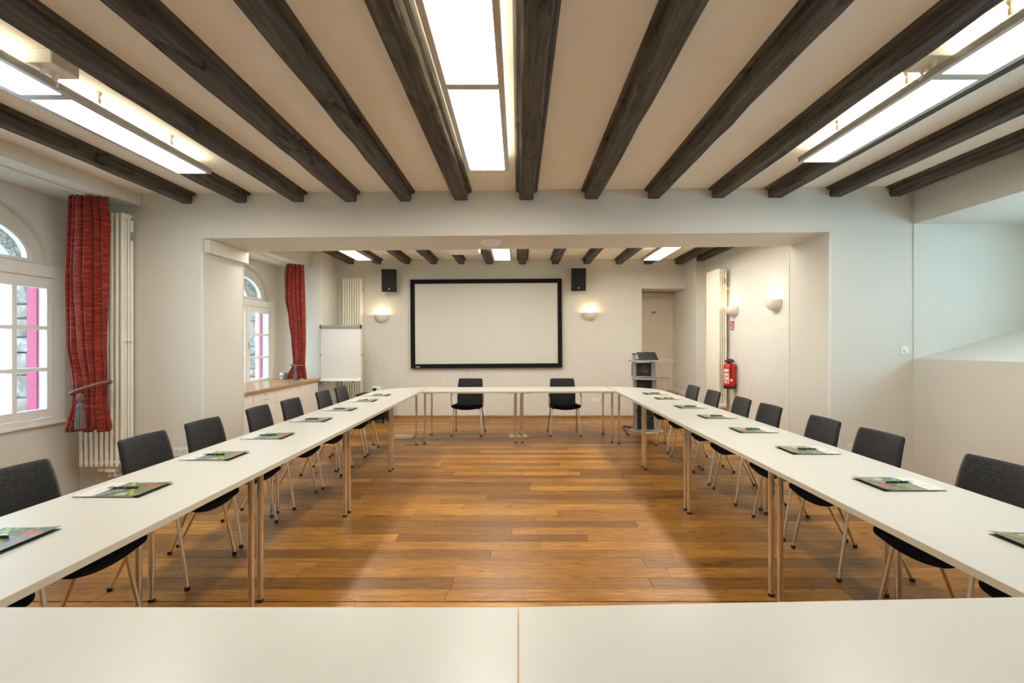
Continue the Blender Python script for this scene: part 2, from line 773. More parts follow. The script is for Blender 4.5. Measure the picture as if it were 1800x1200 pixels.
# outer masonry shell with the same openings, and rough stones in the reveals
bm = B()
hs = [rect_loop(Y0, 9.4, -.1, 4.2)]
holes = []
for yc in WC:
    loop = [(yc - .70, .72), (yc + .70, .72), (yc + .70, 2.12)] + arch_loop(yc, .70, .37, 2.12)[1:-1] + [(yc - .70, 2.12)]
    holes.append(loop)
holed(bm, hs[0], holes, 'x', XL - .385, XL - .125)
we = struct('wall_exterior', bm, 'masonry')
rs = random.Random(5)
for yc in WC:
    z = .74
    while z < 2.15:
        h = rs.uniform(.10, .24)
        h = min(h, 2.2 - z)
        bm = B()
        box(bm, XL - .395, XL - .215, yc + .665 + rs.uniform(0, .012), yc + .72, z + .006, z + h - .006, .014, 2)
        for v in bm.verts:
            v.co += Vector((rs.uniform(-.008, .008), rs.uniform(-.006, .006), rs.uniform(-.006, .006)))
        obj('stone', bm, 'stone', we, True, 60)
        z += h
    for sgn in (1, -1):
        bm = B()
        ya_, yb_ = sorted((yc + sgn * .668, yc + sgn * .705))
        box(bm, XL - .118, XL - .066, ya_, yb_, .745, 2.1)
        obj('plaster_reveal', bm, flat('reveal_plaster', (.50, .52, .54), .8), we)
        bm = B()
        ya_, yb_ = sorted((yc + sgn * .655, yc + sgn * .705))
        box(bm, XL - .212, XL - .118, ya_, yb_, .745, 2.1, .004)
        tag(obj('painted_surround', bm, 'pink', we), 'pink painted strip of the outer window surround')

# windows ----------------------------------------------------------


def window(idx, yc, handle):
    root = empty_struct('window_%d' % idx)
    bm = B()
    # casing: a flat board round both sashes
    x0, x1 = XL - .01, XL + .022
    box(bm, x0, x1, yc - .775, yc - .675, .762, 2.012)
    box(bm, x0, x1, yc + .675, yc + .775, .762, 2.012)
    box(bm, x0, x1, yc - .775, yc + .775, 2.012, 2.118, .004)
    box(bm, x0, x1, yc - .775, yc + .775, .70, .762, .004)
    box(bm, XL - .064, XL - .002, yc - .70, yc + .70, 2.007, 2.106)
    obj('casing', bm, 'white_paint', root)
    if idx == 1:
        bm = B()
        box(bm, XL - .01, XL + .030, yc - .79, yc + .79, .690, .712, .004)
        obj('sill', bm, 'white_paint', root)
    for s in (0, 1):
        ya, yb = (yc + .004, yc + .67) if s == 0 else (yc - .67, yc - .004)
        zb, zt = .768, 2.006
        bm = B()
        p0, p1 = ya + (.066 if s == 0 else .055), yb - (.055 if s == 0 else .066)
        pm_ = (p0 + p1) / 2
        zz = [.838, 1.915]
        hh = (zz[1] - zz[0] - 2 * .032) / 3
        rows = [(zz[0] + i * (hh + .032), zz[0] + i * (hh + .032) + hh) for i in range(3)]
        loops = []
        for (a, b) in ((p0, pm_ - .019), (pm_ + .019, p1)):
            for (c, d) in rows:
                loops.append(rect_loop(a, b, c, d))
        holed(bm, rect_loop(ya, yb, zb, zt), loops, 'x', XL - .045, XL + .012)
        sash = obj('sash', bm, 'white_paint', root)
        for lp in loops:
            bm = B()
            box(bm, XL - .024, XL - .016, lp[0][0] - .006, lp[1][0] + .006, lp[0][1] - .006, lp[2][1] + .006)
            obj('pane', bm, 'glass', sash)
        if handle and s == 0:
            bm = B()
            box(bm, XL + .012, XL + .02, ya + .018, ya + .046, 1.33, 1.45, .003)
            tube(bm, [(XL + .02, ya + .032, 1.39), (XL + .055, ya + .032, 1.39), (XL + .06, ya + .05, 1.375), (XL + .06, ya + .11, 1.37)], .009, 8)
            tag(obj('window_handle', bm, 'brass', sash), 'brass lever handle')
        for hz in (.86, 1.88):
            bm = B()
            yy = yb if s == 0 else ya
            tube(bm, [(XL + .018, yy, hz - .04), (XL + .018, yy, hz + .04)], .009, 8)
            obj('hinge', bm, 'white_paint', sash)
    # arched infill with the fanlight
    bm = B()
    holed(bm, arch_loop(yc, .70, .55, 2.09), [arch_loop(yc, .55, .335, 2.150)], 'x', XL - .10, XL - .066)
    obj('arch_panel', bm, 'wall', root)
    bm = B()
    holed(bm, arch_loop(yc, .555, .34, 2.140), [arch_loop(yc, .51, .30, 2.168)], 'x', XL - .105, XL - .055)
    fl = obj('fanlight_frame', bm, 'white_paint', root)
    bm = B()
    prism(bm, arch_loop(yc, .525, .315, 2.155), 'x', XL - .088, XL - .082)
    obj('pane', bm, 'glass', fl)
    return root


window(1, WC[0], False)
window(2, WC[1], True)

# right wall with the deep window niche -----------------------------
NY0, NY1, NZ0, NZ1, NX = 0.9, 4.56, 1.278, 2.575, 5.0
bm = B()
holed(bm, rect_loop(Y0, YW, 0, 2.97), [[(NY0, NZ0 + .02), (NY1, NZ0), (NY1, NZ1), (NY0, NZ1)]], 'x', XR, XR + .02)
struct('wall_right', bm, 'wall')
bm = B()
# solid parapet with the sloping sill, lintel, far and near cheeks
prism(bm, [(XR + .02, 0), (NX + .15, 0), (NX + .15, NZ0 + .36), (XR + .02, NZ0)], 'y', Y0, YW)
box(bm, XR + .02, NX + .15, Y0, YW, NZ1, 2.97)
box(bm, XR + .02, NX + .15, NY1, YW + .3, 0, 2.97)
box(bm, XR + .02, NX + .15, Y0, NY0, 0, 2.97)
struct('wall_right', bm, 'wall')
w3 = empty_struct('window_3')
bm = B()
zz0 = NZ0 + .33
holed(bm, rect_loop(NY0, NY1, zz0 - .05, NZ1), [rect_loop(NY0 + .06 + i * .92, NY0 + .06 + i * .92 + .84, zz0 + .06, NZ1 - .07) for i in range(4 if NY1 - NY0 > 3.7 else 3)], 'x', NX + .02, NX + .08)
obj('window_frame', bm, 'white_paint', w3)
for i in range(3):
    bm = B()
    box(bm, NX + .045, NX + .052, NY0 + .055 + i * .92, NY0 + .065 + i * .92 + .84, zz0 + .055, NZ1 - .065)
    obj('pane', bm, 'glass', w3)

# far bay: right wall, pilaster, back wall with door recess
bm = B()
box(bm, XRB, XRB + .2, YV - .05, YB + .1, 0, 3.1)
struct('wall_right', bm, 'wall_back')
bm = B()
box(bm, 3.205, XRB, 8.5, YB, 0, ZCB)
struct('trim_%d' % k, bm, 'wall')
k += 1
DX0, DX1, DZ = 2.37, 3.205, 2.467
bm = B()
prism(bm, [(XA - .1, 0), (DX0, 0), (DX0, DZ), (DX1, DZ), (DX1, 0), (XRB + .2, 0), (XRB + .2, 3.1), (XA - .1, 3.1)], 'y', YB, YB + .12)
struct('wall_back', bm, 'wall_back')
DY = 9.78
bm = B()
box(bm, DX0 - .1, DX0, YB + .12, DY + .1, 0, 2.7)
box(bm, DX1, DX1 + .1, YB + .12, DY + .1, 0, 2.7)
prism(bm, [(YB + .12, DZ), (DY + .1, DZ + .02), (DY + .1, DZ + .2), (YB + .12, DZ + .2)], 'x', DX0 - .1, DX1 + .1)
box(bm, DX0 - .1, DX1 + .1, DY + .06, DY + .16, 0, 2.75)
struct('wall_recess', bm, 'wall')
# raised floor of the recess, two wooden treads
bm = B()
box(bm, DX0, DX1, YB + .02, YB + .36, 0, .36, .004)
box(bm, DX0, DX1, YB + .36, DY, 0, .43, .004)
tag(obj('trim_%d' % k, bm, 'worktop'), kind='structure')
k += 1
door = empty_struct('door_1')
bm = B()
box(bm, DX0 + .06, DX1 - .06, DY + .012, DY + .06, .435, 2.40, .003)
obj('door_leaf', bm, 'door', door)
bm = B()
for (a, b, c, d) in ((DX0, DX0 + .065, .43, 2.395), (DX1 - .065, DX1, .43, 2.395), (DX0, DX1, 2.395, 2.465)):
    box(bm, a, b, DY, DY + .05, c, d, .004)
obj('door_frame', bm, 'door', door)
bm = B()
xx = (1149.5 - 911) * 9.78 / 830
zz = 1.43 + 53 * 9.78 / 830
box(bm, xx - .035, xx - .012, DY + .004, DY + .013, zz - .022, zz + .022)
box(bm, xx + .012, xx + .035, DY + .004, DY + .013, zz - .018, zz + .026)
tag(obj('door_mark', bm, 'black', door), 'two small black bars on the door')
bm = B()
box(bm, DX1 - .014, DX1, YB + .05, DY, .43, .50, .003)
tag(obj('baseboard_recess', bm, 'trim'), kind='structure')

bm = B()
box(bm, -3.42, DX0, YB - .016, YB, 0, .036, .003)
tag(obj('baseboard_back', bm, 'worktop'), kind='structure')
bm = B()
box(bm, XL - .1, NX + .2, Y0 - .15, Y0, 0, 3.0)
struct('wall_rear', bm, 'wall')

# ------------------------------------------------------------------ ceiling beams
FB = [(-3.257, -3.155), (-2.736, -2.626), (-2.185, -2.076), (-1.685, -1.564), (-1.150, -1.035), (-.622, -.485), (.011, .149),
      (.644, .780), (1.255, 1.375), (1.875, 1.995), (2.417, 2.555), (3.015, 3.13), (3.595, 3.70)]


def beam(xa, xb, ya, yb, ztop, drop, label, group, tiltz, seed):
    rr = random.Random(seed)
    xc = (xa + xb) / 2
    root = thing('ceiling_beam', label, 'beam', (xc, ya, ztop + (SLOPE * xc if tiltz else 0)), 0, group)
    w = xb - xa
    L = yb - ya
    bm = B()
    n = 24
    rows = []
    for i in range(n + 1):
        yy = L * i / n
        j = [rr.uniform(-.005, .005) for _ in range(4)]
        rows.append([bm.verts.new(p) for p in ((-w / 2, yy, .01), (-w / 2 + j[0], yy, -drop + .014 + j[2] * .6), (-w / 2 + .013 + j[0], yy, -drop + j[1] * .6),
                                                (w / 2 - .013 + j[3], yy, -drop + j[1] * .6), (w / 2 + j[3], yy, -drop + .014 + j[2] * .6), (w / 2, yy, .01))])
    for a, b in zip(rows, rows[1:]):
        for q in range(6):
            bm.faces.new((a[q], a[(q + 1) % 6], b[(q + 1) % 6], b[q]))
    bm.faces.new(rows[0])
    bm.faces.new(rows[-1][::-1])
    obj('timber', bm, 'beam', root)
    for s in (-1, 1):
        bm = B()
        p = [(s * w / 2 * .96, .004), (s * (w / 2 + .036), .004), (s * (w / 2 + .036), -.011), (s * (w / 2 + .022), -.024), (s * w / 2 * .96, -.026)]
        prism(bm, p, 'y', 0, L)
        obj('cover_strip', bm, 'beam', root)
    return root


for i, (a, b) in enumerate(FB):
    beam(a, b, Y0, YW, ZC, .098, 'dark sawn timber ceiling beam of the near room, %s counted from the window wall' % (ORD[i] if i else 'first'), 'near ceiling beams', True, i)
BB = [(a, b) for a, b in FB[:12]]
for i, (a, b) in enumerate(BB):
    beam(a, b, YV, YB, ZCB, .098, 'dark timber ceiling beam beyond the cross wall, %s from the window alcove' % (ORD[i] if i else 'first'), 'far ceiling beams', False, 40 + i)
beam(3.21, 3.325, YV, 8.5, ZCB, .14, 'dark timber beam of the far room tight against the sconce wall', 'far ceiling beams', False, 60)

# ------------------------------------------------------------------ suspended panel lights


def panel_light(xa, xb, yends, zb, label, ztop, hooks, hside, box_at=None, tl=True):
    """frame with diffusers between successive yends; hangs on wires"""
    xc = (xa + xb) / 2
    root = thing('panel_light', label, 'ceiling light', (xc, 0, zb + (SLOPE * xc if tl else 0)), 0, 'suspended light panels')
    w = xb - xa
    fr = .034
    h = .042
    bm = B()
    ya, yb = yends[0], yends[-1]
    box(bm, -w / 2 - fr, -w / 2, ya - fr, yb + fr * .6, 0, h, .003)
    box(bm, w / 2, w / 2 + fr, ya - fr, yb + fr * .6, 0, h, .003)
    box(bm, -w / 2, w / 2, ya - fr, ya, 0, h)
    box(bm, -w / 2, w / 2, yb, yb + fr * .6, 0, h)
    for ym in yends[1:-1]:
        box(bm, -w / 2, w / 2, ym - .028, ym + .028, .0005, h)
    obj('frame', bm, 'alu', root)
    for i in range(len(yends) - 1):
        bm = B()
        y0_ = yends[i] + (.028 if i else 0)
        y1_ = yends[i + 1] - (.028 if i < len(yends) - 2 else 0)
        box(bm, -w / 2, w / 2, y0_, y1_, .004, .012)
        obj('diffuser', bm, 'diffuser', root)
    bm = B()
    box(bm, -w / 2, w / 2, ya, yb, h - .012, h - .004)
    obj('uplight', bm, 'uplight', root)
    zt = ztop + SLOPE * xc * (1 if tl else 0) - root.location.z
    for hy in hooks:
        bm = B()
        hx = hside * (w / 2 + fr * .5)
        lathe(bm, [(0, zt), (.014, zt), (.014, zt - .008), (.006, zt - .020), (.006, zt - .032), (.009, zt - .034), (.009, zt - .062), (0, zt - .064)], 10, (hx, hy, 0))
        for d in (-.10, .10):
            tube(bm, [(hx, hy, zt - .06), (hx, hy + d, h - .002)], .0016, 5)
        tag(obj('suspension_hook', bm, flat('pale_brass', (.70, .62, .42), .45, .3), root), 'brass ceiling hook with two thin wires')
    return root


ZL = 2.784
LL = panel_light(-2.675, -2.45, [1.28, 2.56, 3.70], ZL, 'suspended light panel of the near room on the window side', ZC, (2.18, 2.74, 3.31), 1)
panel_light(-.375, -.108, [1.28, 2.50, 3.70], ZL, 'light panel at the middle of the near ceiling between two beams', ZC, (), 1)
panel_light(2.175, 2.412, [1.20, 2.45, 3.595], ZL, 'suspended light panel of the near room on the wall niche side', ZC, (2.07, 2.62, 3.19), -1)
ZLB = 2.80
panel_light(-2.675, -2.45, [5.45, 6.64, 7.85], ZLB, 'far room light panel nearest to the red window curtain', ZCB, (7.2,), 1, tl=False)
panel_light(-.385, -.135, [5.45, 6.64, 7.85], ZLB, 'far room light panel in line with the projection screen', ZCB, (7.2,), 1, tl=False)
panel_light(2.09, 2.345, [5.45, 6.64, 7.85], ZLB, 'far room light panel nearest to the sconce wall', ZCB, (7.2,), -1, tl=False)

# driver boxes on the ceiling
for (xa, xb, ya, yb, lab) in ((-2.615, -2.30, 2.325, 2.475, 'white lamp driver box on the ceiling above the window side light'), (2.03, 2.40, 2.345, 2.495, 'white lamp driver box on the ceiling above the niche side light')):
    xc = (xa + xb) / 2
    zt = ZC + SLOPE * xc
    r = thing('driver_box', lab, 'box', (xc, (ya + yb) / 2, zt), 0, 'lamp driver boxes')
    w, d = (xb - xa) / 2, (yb - ya) / 2
    bm = B()
    box(bm, -w, w, -d, d, -.072, 0, .003)
    obj('housing', bm, 'white_plastic', r)
    for sx in (-1, 1):
        bm = B()
        for yy in (-d * .5, d * .5):
            box(bm, sx * w - .002, sx * w + .002, yy - d * .46, yy + d * .46, -.066, -.006, .001)
        obj('end_cap', bm, 'white_plastic', r)
    gx = w * .45 if xc < 0 else -w * .62
    for yy in (-.03, .035):
        bm = B()
        lathe(bm, [(0, -.100), (.008, -.100), (.016, -.08), (.018, -.072), (0, -.072)], 10, (gx, yy, 0))
        gl = obj('cable_gland', bm, 'white_plastic', r, True)
        if yy > 0:
            bm = B()
            tube(bm, smoothpath([(gx, .035, -.095), (gx + .003, .042, -.112), (gx - .012 if xc < 0 else gx - .004, .055, -.122)]), .005, 6)
            obj('cable', bm, 'white_plastic', gl, True)

# ------------------------------------------------------------------ tables
HT = .738
TT = .026


def table_parts(root, w, L, legpos):
    """local x = width, y = length"""
    bm = B()
    box(bm, -w / 2 + .002, w / 2 - .002, -L / 2 + .002, L / 2 - .002, HT - TT, HT, .0006)
    obj('tabletop', bm, 'top', root)
    bm = B()
    e = .002
    for (a, b, c, d) in ((-w / 2, -w / 2 + e, -L / 2, L / 2), (w / 2 - e, w / 2, -L / 2, L / 2), (-w / 2 + e, w / 2 - e, -L / 2, -L / 2 + e), (-w / 2 + e, w / 2 - e, L / 2 - e, L / 2)):
        box(bm, a, b, c, d, HT - TT, HT - .0003)
    tag(obj('edge_band', bm, 'edge', root), 'beige edge strip round the white top')
    lx, ly = w / 2 - .032, L / 2 - .045
    for sx in (-1, 1):
        for sy in (-1, 1):
            bm = B()
            tube(bm, [(sx * lx, sy * ly, .012), (sx * lx, sy * ly, HT - TT)], .0163, 16)
            leg = obj('leg', bm, 'chrome', root, True)
            bm = B()
            lathe(bm, [(0, 0), (.0165, 0), (.018, .004), (.018, .014), (.0165, .018), (0, .018)], 14, (sx * lx, sy * ly, 0))
            obj('glide', bm, 'black', leg, True)
            bm = B()
            pts = [(sx * (lx + .02), sy * (ly + .02)), (sx * (lx - .13), sy * (ly + .012)), (sx * (lx - .13), sy * (ly - .02)), (sx * (lx - .02), sy * (ly - .13)), (sx * (lx + .012), sy * (ly - .13))]
            prism(bm, pts, 'z', HT - TT - .006, HT - TT - .0004)
            tag(obj('mounting_plate', bm, 'black', root), 'black plate joining a leg to the top')
    for sy in (-1, 1):
        bm = B()
        box(bm, -lx, lx, sy * ly - .010, sy * ly + .010, HT - TT - .036, HT - TT - .008, .002)
        obj('rail', bm, 'chrome', root)


def table(name, label, w, L, loc, rz=0, group=None):
    r = thing(name, label, 'table', loc, rz, group)
    table_parts(r, w, L, None)
    return r


LJ = [1.20 + 1.3625 * i for i in range(5)]
RJ = [1.25 + 1.371 * i for i in range(5)]
TL_X, TR_X = (-1.725, 1.752)
tw_l, tw_r = .665, .71
lp = table('conference_table', 'x', tw_l, 1.3619, (0, 0, 0), 0, 'tables of the window side row')
rp = table('conference_table', 'x', tw_r, 1.3704, (0, 0, 0), 0, 'tables of the niche side row')
for i in range(4):
    la = 'white conference table in the window side row, %s from the near end' % (ORD[i] if i else 'first')
    lb = 'white conference table in the row opposite the windows, %s from the near end' % (ORD[i] if i else 'first')
    lc = (TL_X, (LJ[i] + LJ[i + 1]) / 2, 0)
    rc = (TR_X, (RJ[i] + RJ[i + 1]) / 2, 0)
    if i == 0:
        lp.location, rp.location = lc, rc
        lp['label'], rp['label'] = la, lb
    else:
        dup(lp, lc, 0, la)
        dup(rp, rc, 0, lb)
# far pair, in front of the screen
YF = 6.66
fa = .030
fdir, fnor = Vector((math.cos(fa), math.sin(fa), 0)), Vector((-math.sin(fa), math.cos(fa), 0))
fmid = Vector((.013, 6.694, 0))
fp = table('conference_table', 'white table below the projection screen, the one on the window side', .69, 1.378, fmid - fdir * .690 + fnor * .345, R(90) + fa, 'tables below the screen')
dup(fp, fmid + fdir * .690 + fnor * .345, R(90) + fa, 'white table below the projection screen, the one on the lectern side')
# near pair, across the front of the picture
dup(fp, (-.690, 1.236 - .345, 0), R(90), 'white table closest to the camera, left of the seam', 'tables closest to the camera')
ns = dup(fp, (.690, 1.236 - .345, 0), R(90), 'white table closest to the camera, right of the seam', 'tables closest to the camera')
for ch in ns.children:
    if ch.name.split('.')[0] in ('tabletop', 'edge_band'):
        ch.data = ch.data.copy()
        for v in ch.data.vertices:          # local y runs along the table, towards the left of the room
            v.co.x += .036 * (.689 - v.co.y)


def corner_table(label, loc, sx, sy, r, r2):
    root = thing('corner_table', label, 'table', loc, 0, 'quarter round corner tables')
    n = 24
    bm = B()
    arc = [(sx * r * math.cos(math.pi / 2 * i / n), sy * r2 * math.sin(math.pi / 2 * i / n)) for i in range(n + 1)]
    prism(bm, [(0, 0)] + arc, 'z', HT - TT, HT - .0004)
    obj('tabletop', bm, 'top', root)
    bm = B()
    for a, b in zip(arc, arc[1:]):
        q = [(a[0] * 1.003, a[1] * 1.003), (b[0] * 1.003, b[1] * 1.003), (b[0] * .999, b[1] * .999), (a[0] * .999, a[1] * .999)]
        prism(bm, q, 'z', HT - TT, HT - .0015)
    tag(obj('edge_band', bm, 'edge', root), 'beige edge strip round the curve')
    bm = B()
    box(bm, sx * .14, sx * .56, sy * .004, sy * .06, HT - TT - .006, HT - TT - .0004)
    box(bm, sx * .004, sx * .06, sy * .14, sy * .56, HT - TT - .006, HT - TT - .0004)
    obj('link_plate', bm, 'black', root)
    return root


corner_table('quarter round white corner table at the far end of the window side row', (-1.394, 6.653, 0), -1, 1, tw_l, .69)
corner_table('quarter round white corner table beside the lectern', (1.402, 6.737, 0), 1, 1, tw_r, .69)
corner_table('quarter round white corner table at the near end of the window side row', (-1.394, 1.198, 0), -1, -1, tw_l, .69)
corner_table('quarter round white corner table at the near end opposite the windows', (1.425, 1.246, 0), 1, -1, tw_r, .69)


# ------------------------------------------------------------------ chairs
def spl(pts, t):
    """smooth curve through points, t in 0..1"""
    n = len(pts) - 1
    f = min(max(t, 0), 1) * n
    i = min(int(f), n - 1)
    u = f - i
    P = lambda k: Vector(pts[min(max(k, 0), n)])
    a, b, c, d = P(i - 1), P(i), P(i + 1), P(i + 2)
    return .5 * ((2 * b) + (c - a) * u + (2 * a - 5 * b + 4 * c - d) * u * u + (3 * b - a - 3 * c + d) * u ** 3)


def rim(u, v, r=.14):
    """0 at the edges, 1 inside: rounds the pad's rim"""
    e = min(u, 1 - u, 1) / r
    f = min(v, 1 - v, 1) / r
    k = min(1, e) * min(1, f)
    return math.sqrt(max(0, 1 - (1 - min(1, e)) ** 2)) * math.sqrt(max(0, 1 - (1 - min(1, f)) ** 2)) if k < 1 else 1


BACK = [(-.140, .425), (-.158, .50), (-.172, .58), (-.190, .68), (-.214, .78), (-.238, .852)]


def make_chair(arms):
    root = thing('arm_chair' if arms else 'conference_chair', 'x', 'chair')
    # backrest
    def bsurf(u, v, off):
        y, z = spl(BACK, v)
        wv = .202 - .012 * v + (.012 * math.sin(math.pi * v))
        # rounded upper corners
        if v > .97:
            wv -= .010 * ((v - .97) / .03) ** 2
        s = 2 * u - 1
        x = s * wv
        y += .020 * s * s * (.4 + .6 * v)
        return (x, y + off, z)
    bm = B()
    pad(bm, lambda u, v: bsurf(u, v, 0.011 * rim(u, v, .05) + .001), lambda u, v: bsurf(u, v, -.013 * rim(u, v, .05) - .001), 18, 22)
    obj('backrest', bm, 'fabric', root, True, 80)
    # seat: waterfall front, bulging underside
    SP = [(-.172, .442), (-.10, .438), (0, .441), (.10, .449), (.18, .452), (.24, .444), (.272, .424)]
    def ssurf(u, v, top):
        y, z = spl(SP, v)
        s = 2 * u - 1
        wv = .222 + .010 * math.sin(math.pi * v)
        if v > .82:
            wv -= .040 * ((v - .82) / .18) ** 2
        if v < .12:
            wv -= .02 * ((.12 - v) / .12) ** 2
        k = rim(u, v, .12)
        z += .016 * s * s
        if top:
            z += .010 * k
        else:
            z -= .006 + .046 * (1 - abs(s) ** 2.2) * (.35 + .65 * math.sin(math.pi * min(1, v * .9 + .1))) * max(k, .15)
        return (s * wv, y, z)
    bm = B()
    pad(bm, lambda u, v: ssurf(u, v, True), lambda u, v: ssurf(u, v, False), 18, 20)
    obj('seat', bm, 'seatfab', root, True, 80)
    for s in (-1, 1):
        for (tp, ft, bend) in (((s * .205, .145, .418), (s * .230, .219, .014), .01), ((s * .205, -.03, .420), (s * .236, -.221, .014), -.01)):
            bm = B()
            tp, ft = Vector(tp), Vector(ft)
            pts = [tp, tp.lerp(ft, .08), ft]
            tube(bm, pts, .0108, 12)
            leg = obj('leg', bm, 'chrome', root, True)
            bm = B()
            lathe(bm, [(0, 0), (.013, 0), (.015, .006), (.0135, .022), (0, .024)], 12, (ft.x, ft.y, 0))
            obj('glide', bm, 'black', leg, True)
        bm = B()
        tube(bm, [(s * .205, .15, .420), (s * .205, .05, .418), (s * .203, -.06, .421), (s * .185, -.145, .44), (s * .16, -.17, .50)], .0105, 10)
        obj('side_rail', bm, 'chrome', root, True)
    bm = B()
    tube(bm, [(-.205, .10, .407), (.205, .10, .407)], .0095, 8)
    tube(bm, [(-.205, -.06, .410), (.205, -.06, .410)], .0095, 8)
    obj('cross_tube', bm, 'chrome', root, True)
    if arms:
        for s in (-1, 1):
            bm = B()
            tube(bm, smoothpath([(s * .212, .145, .425), (s * .243, .140, .452), (s * .252, .132, .56), (s * .246, .115, .636), (s * .238, .07, .664), (s * .234, -.02, .668), (s * .230, -.14, .664), (s * .205, -.20, .650)], 5), .0105, 10)
            a = obj('armrest', bm, 'chrome', root, True)
            bm = B()
            tube(bm, smoothpath([(s * .238, .065, .680), (s * .235, -.02, .682), (s * .231, -.13, .678)], 5), .013, 8)
            obj('arm_pad', bm, 'black', a, True)
    return root


chL = [1.62, 2.18, 2.955, 3.53, 4.27, 4.84, 5.65, 6.23]
chR = [1.71, 2.28, 3.06, 3.63, 4.38, 4.96, 5.68, 6.33]
side = make_chair(False)
used = False
rr = random.Random(3)
for (row, X, rz, nm) in ((chL, -2.135, -R(90), 'charcoal fabric chair on the window side of the tables, %s from the near end'),
                         (chR, 2.132, R(90), 'charcoal fabric chair in the row opposite the windows, %s from the near end')):
    for i, yy in enumerate(row):
        lab = nm % (ORD[i] if i else 'first')
        a = rz + rr.uniform(-.03, .03)
        g = 'chairs on the window side' if X < 0 else 'chairs opposite the windows'
        if not used:
            side.location = (X, yy, 0)
            side.rotation_euler = (0, 0, a)
            side['label'] = lab
            side['group'] = g
            used = True
        else:
            dup(side, (X + rr.uniform(-.012, .012), yy, 0), a, lab, g)
arm = make_chair(True)
arm.location = (-.782, 7.43, 0)
arm.rotation_euler = (0, 0, R(180) - .05)
tag(arm, 'black fabric armchair below the screen, the one towards the flipchart', 'chair', 'armchairs below the screen')
dup(arm, (.718, 7.43, 0), R(180) + .04, 'black fabric armchair below the screen, the one towards the lectern')


# ------------------------------------------------------------------ brochures and pens
def make_brochure():
    r = thing('brochure', 'x', 'brochure')
    w, h = .297 / 2, .105
    bm = B()
    box(bm, -w, w - .05, -h, h, 0, .0022)
    tag(obj('back_cover', bm, 'darkcover', r), 'dark inside of the folder')
    bm = B()
    box(bm, -w + .03, w, -h + .004, h - .002, .0024, .0060)
    tag(obj('pages', bm, 'paper', r), 'white inner pages')
    bm = B()
    # front cover, lifted a little along its open edge
    def top(u, v):
        x = -w + 2 * w * u
        y = -h + 2 * h * v
        z = .0066 + .006 * max(0, (.35 - u) / .35) ** 2
        return (x, y, z + .0006)
    pad(bm, top, lambda u, v: (top(u, v)[0], top(u, v)[1], top(u, v)[2] - .0008), 14, 2)
    tag(obj('front_cover', bm, 'print', r), 'garden photographs above a white strip')
    return r


def make_pen():
    r = thing('pen', 'x', 'pen')
    bm = B()
    tube(bm, [(-.068, 0, 0), (.040, 0, 0)], .0048, 10)
    obj('barrel', bm, 'black', r, True)
    bm = B()
    tube(bm, [(.040, 0, 0), (.052, 0, 0), (.066, 0, 0), (.071, 0, 0)], [.0049, .0044, .0018, .0009], 10)
    tag(obj('tip', bm, 'chrome', r, True), 'silver tip')
    bm = B()
    for xx in (-.012, .018):
        tube(bm, [(xx, 0, 0), (xx + .003, 0, 0)], .0052, 10)
    tag(obj('ring', bm, 'chrome', r, True), 'silver rings')
    bm = B()
    box(bm, -.066, -.028, -.0018, .0018, .0048, .0072)
    tube(bm, [(-.074, 0, 0), (-.068, 0, 0)], .0036, 8)
    obj('clip', bm, 'chrome', r)
    return r


brL = [1.645, 2.21, 2.87, 3.48, 4.215, 4.88, 5.61, 6.2]
brR = [1.60, 2.30, 3.02, 3.72, 4.40, 5.07, 5.83, 6.38]
b0, p0 = make_brochure(), make_pen()
used = False
for (row, X, rz, nm, g) in ((brL, -1.842, R(180), 'on the window side tables, %s from the near end', 'window side'), (brR, 1.848, 0, 'on the tables opposite the windows, %s from the near end', 'opposite the windows')):
    for i, yy in enumerate(row):
        q = nm % (ORD[i] if i else 'first')
        lb = 'brochure with garden photos lying ' + q
        lpn = 'black pen on the %s brochure, %s from the near end' % ('window side' if X < 0 else 'far wall side' if False else 'niche side', ORD[i] if i else 'first')
        a = rz + rr.uniform(-.02, .02)
        bl = (X, yy, HT)
        sg = -1 if X < 0 else 1
        pl = (X + sg * .012, yy + .005, HT + .0125)
        pa = (0 if X < 0 else R(180)) + (R(180) if X < 0 else 0) + rr.uniform(-.10, .10) + (R(180))
        pa = (R(180) if X < 0 else 0) + rr.uniform(-.10, .10)
        if not used:
            b0.location, b0.rotation_euler = bl, (0, 0, a)
            p0.location, p0.rotation_euler = pl, (0, 0, pa)
            tag(b0, lb, None, 'brochures ' + g)
            tag(p0, lpn, None, 'pens ' + g)
            used = True
        else:
            dup(b0, bl, a, lb, 'brochures ' + g)
            dup(p0, pl, pa, lpn, 'pens ' + g)


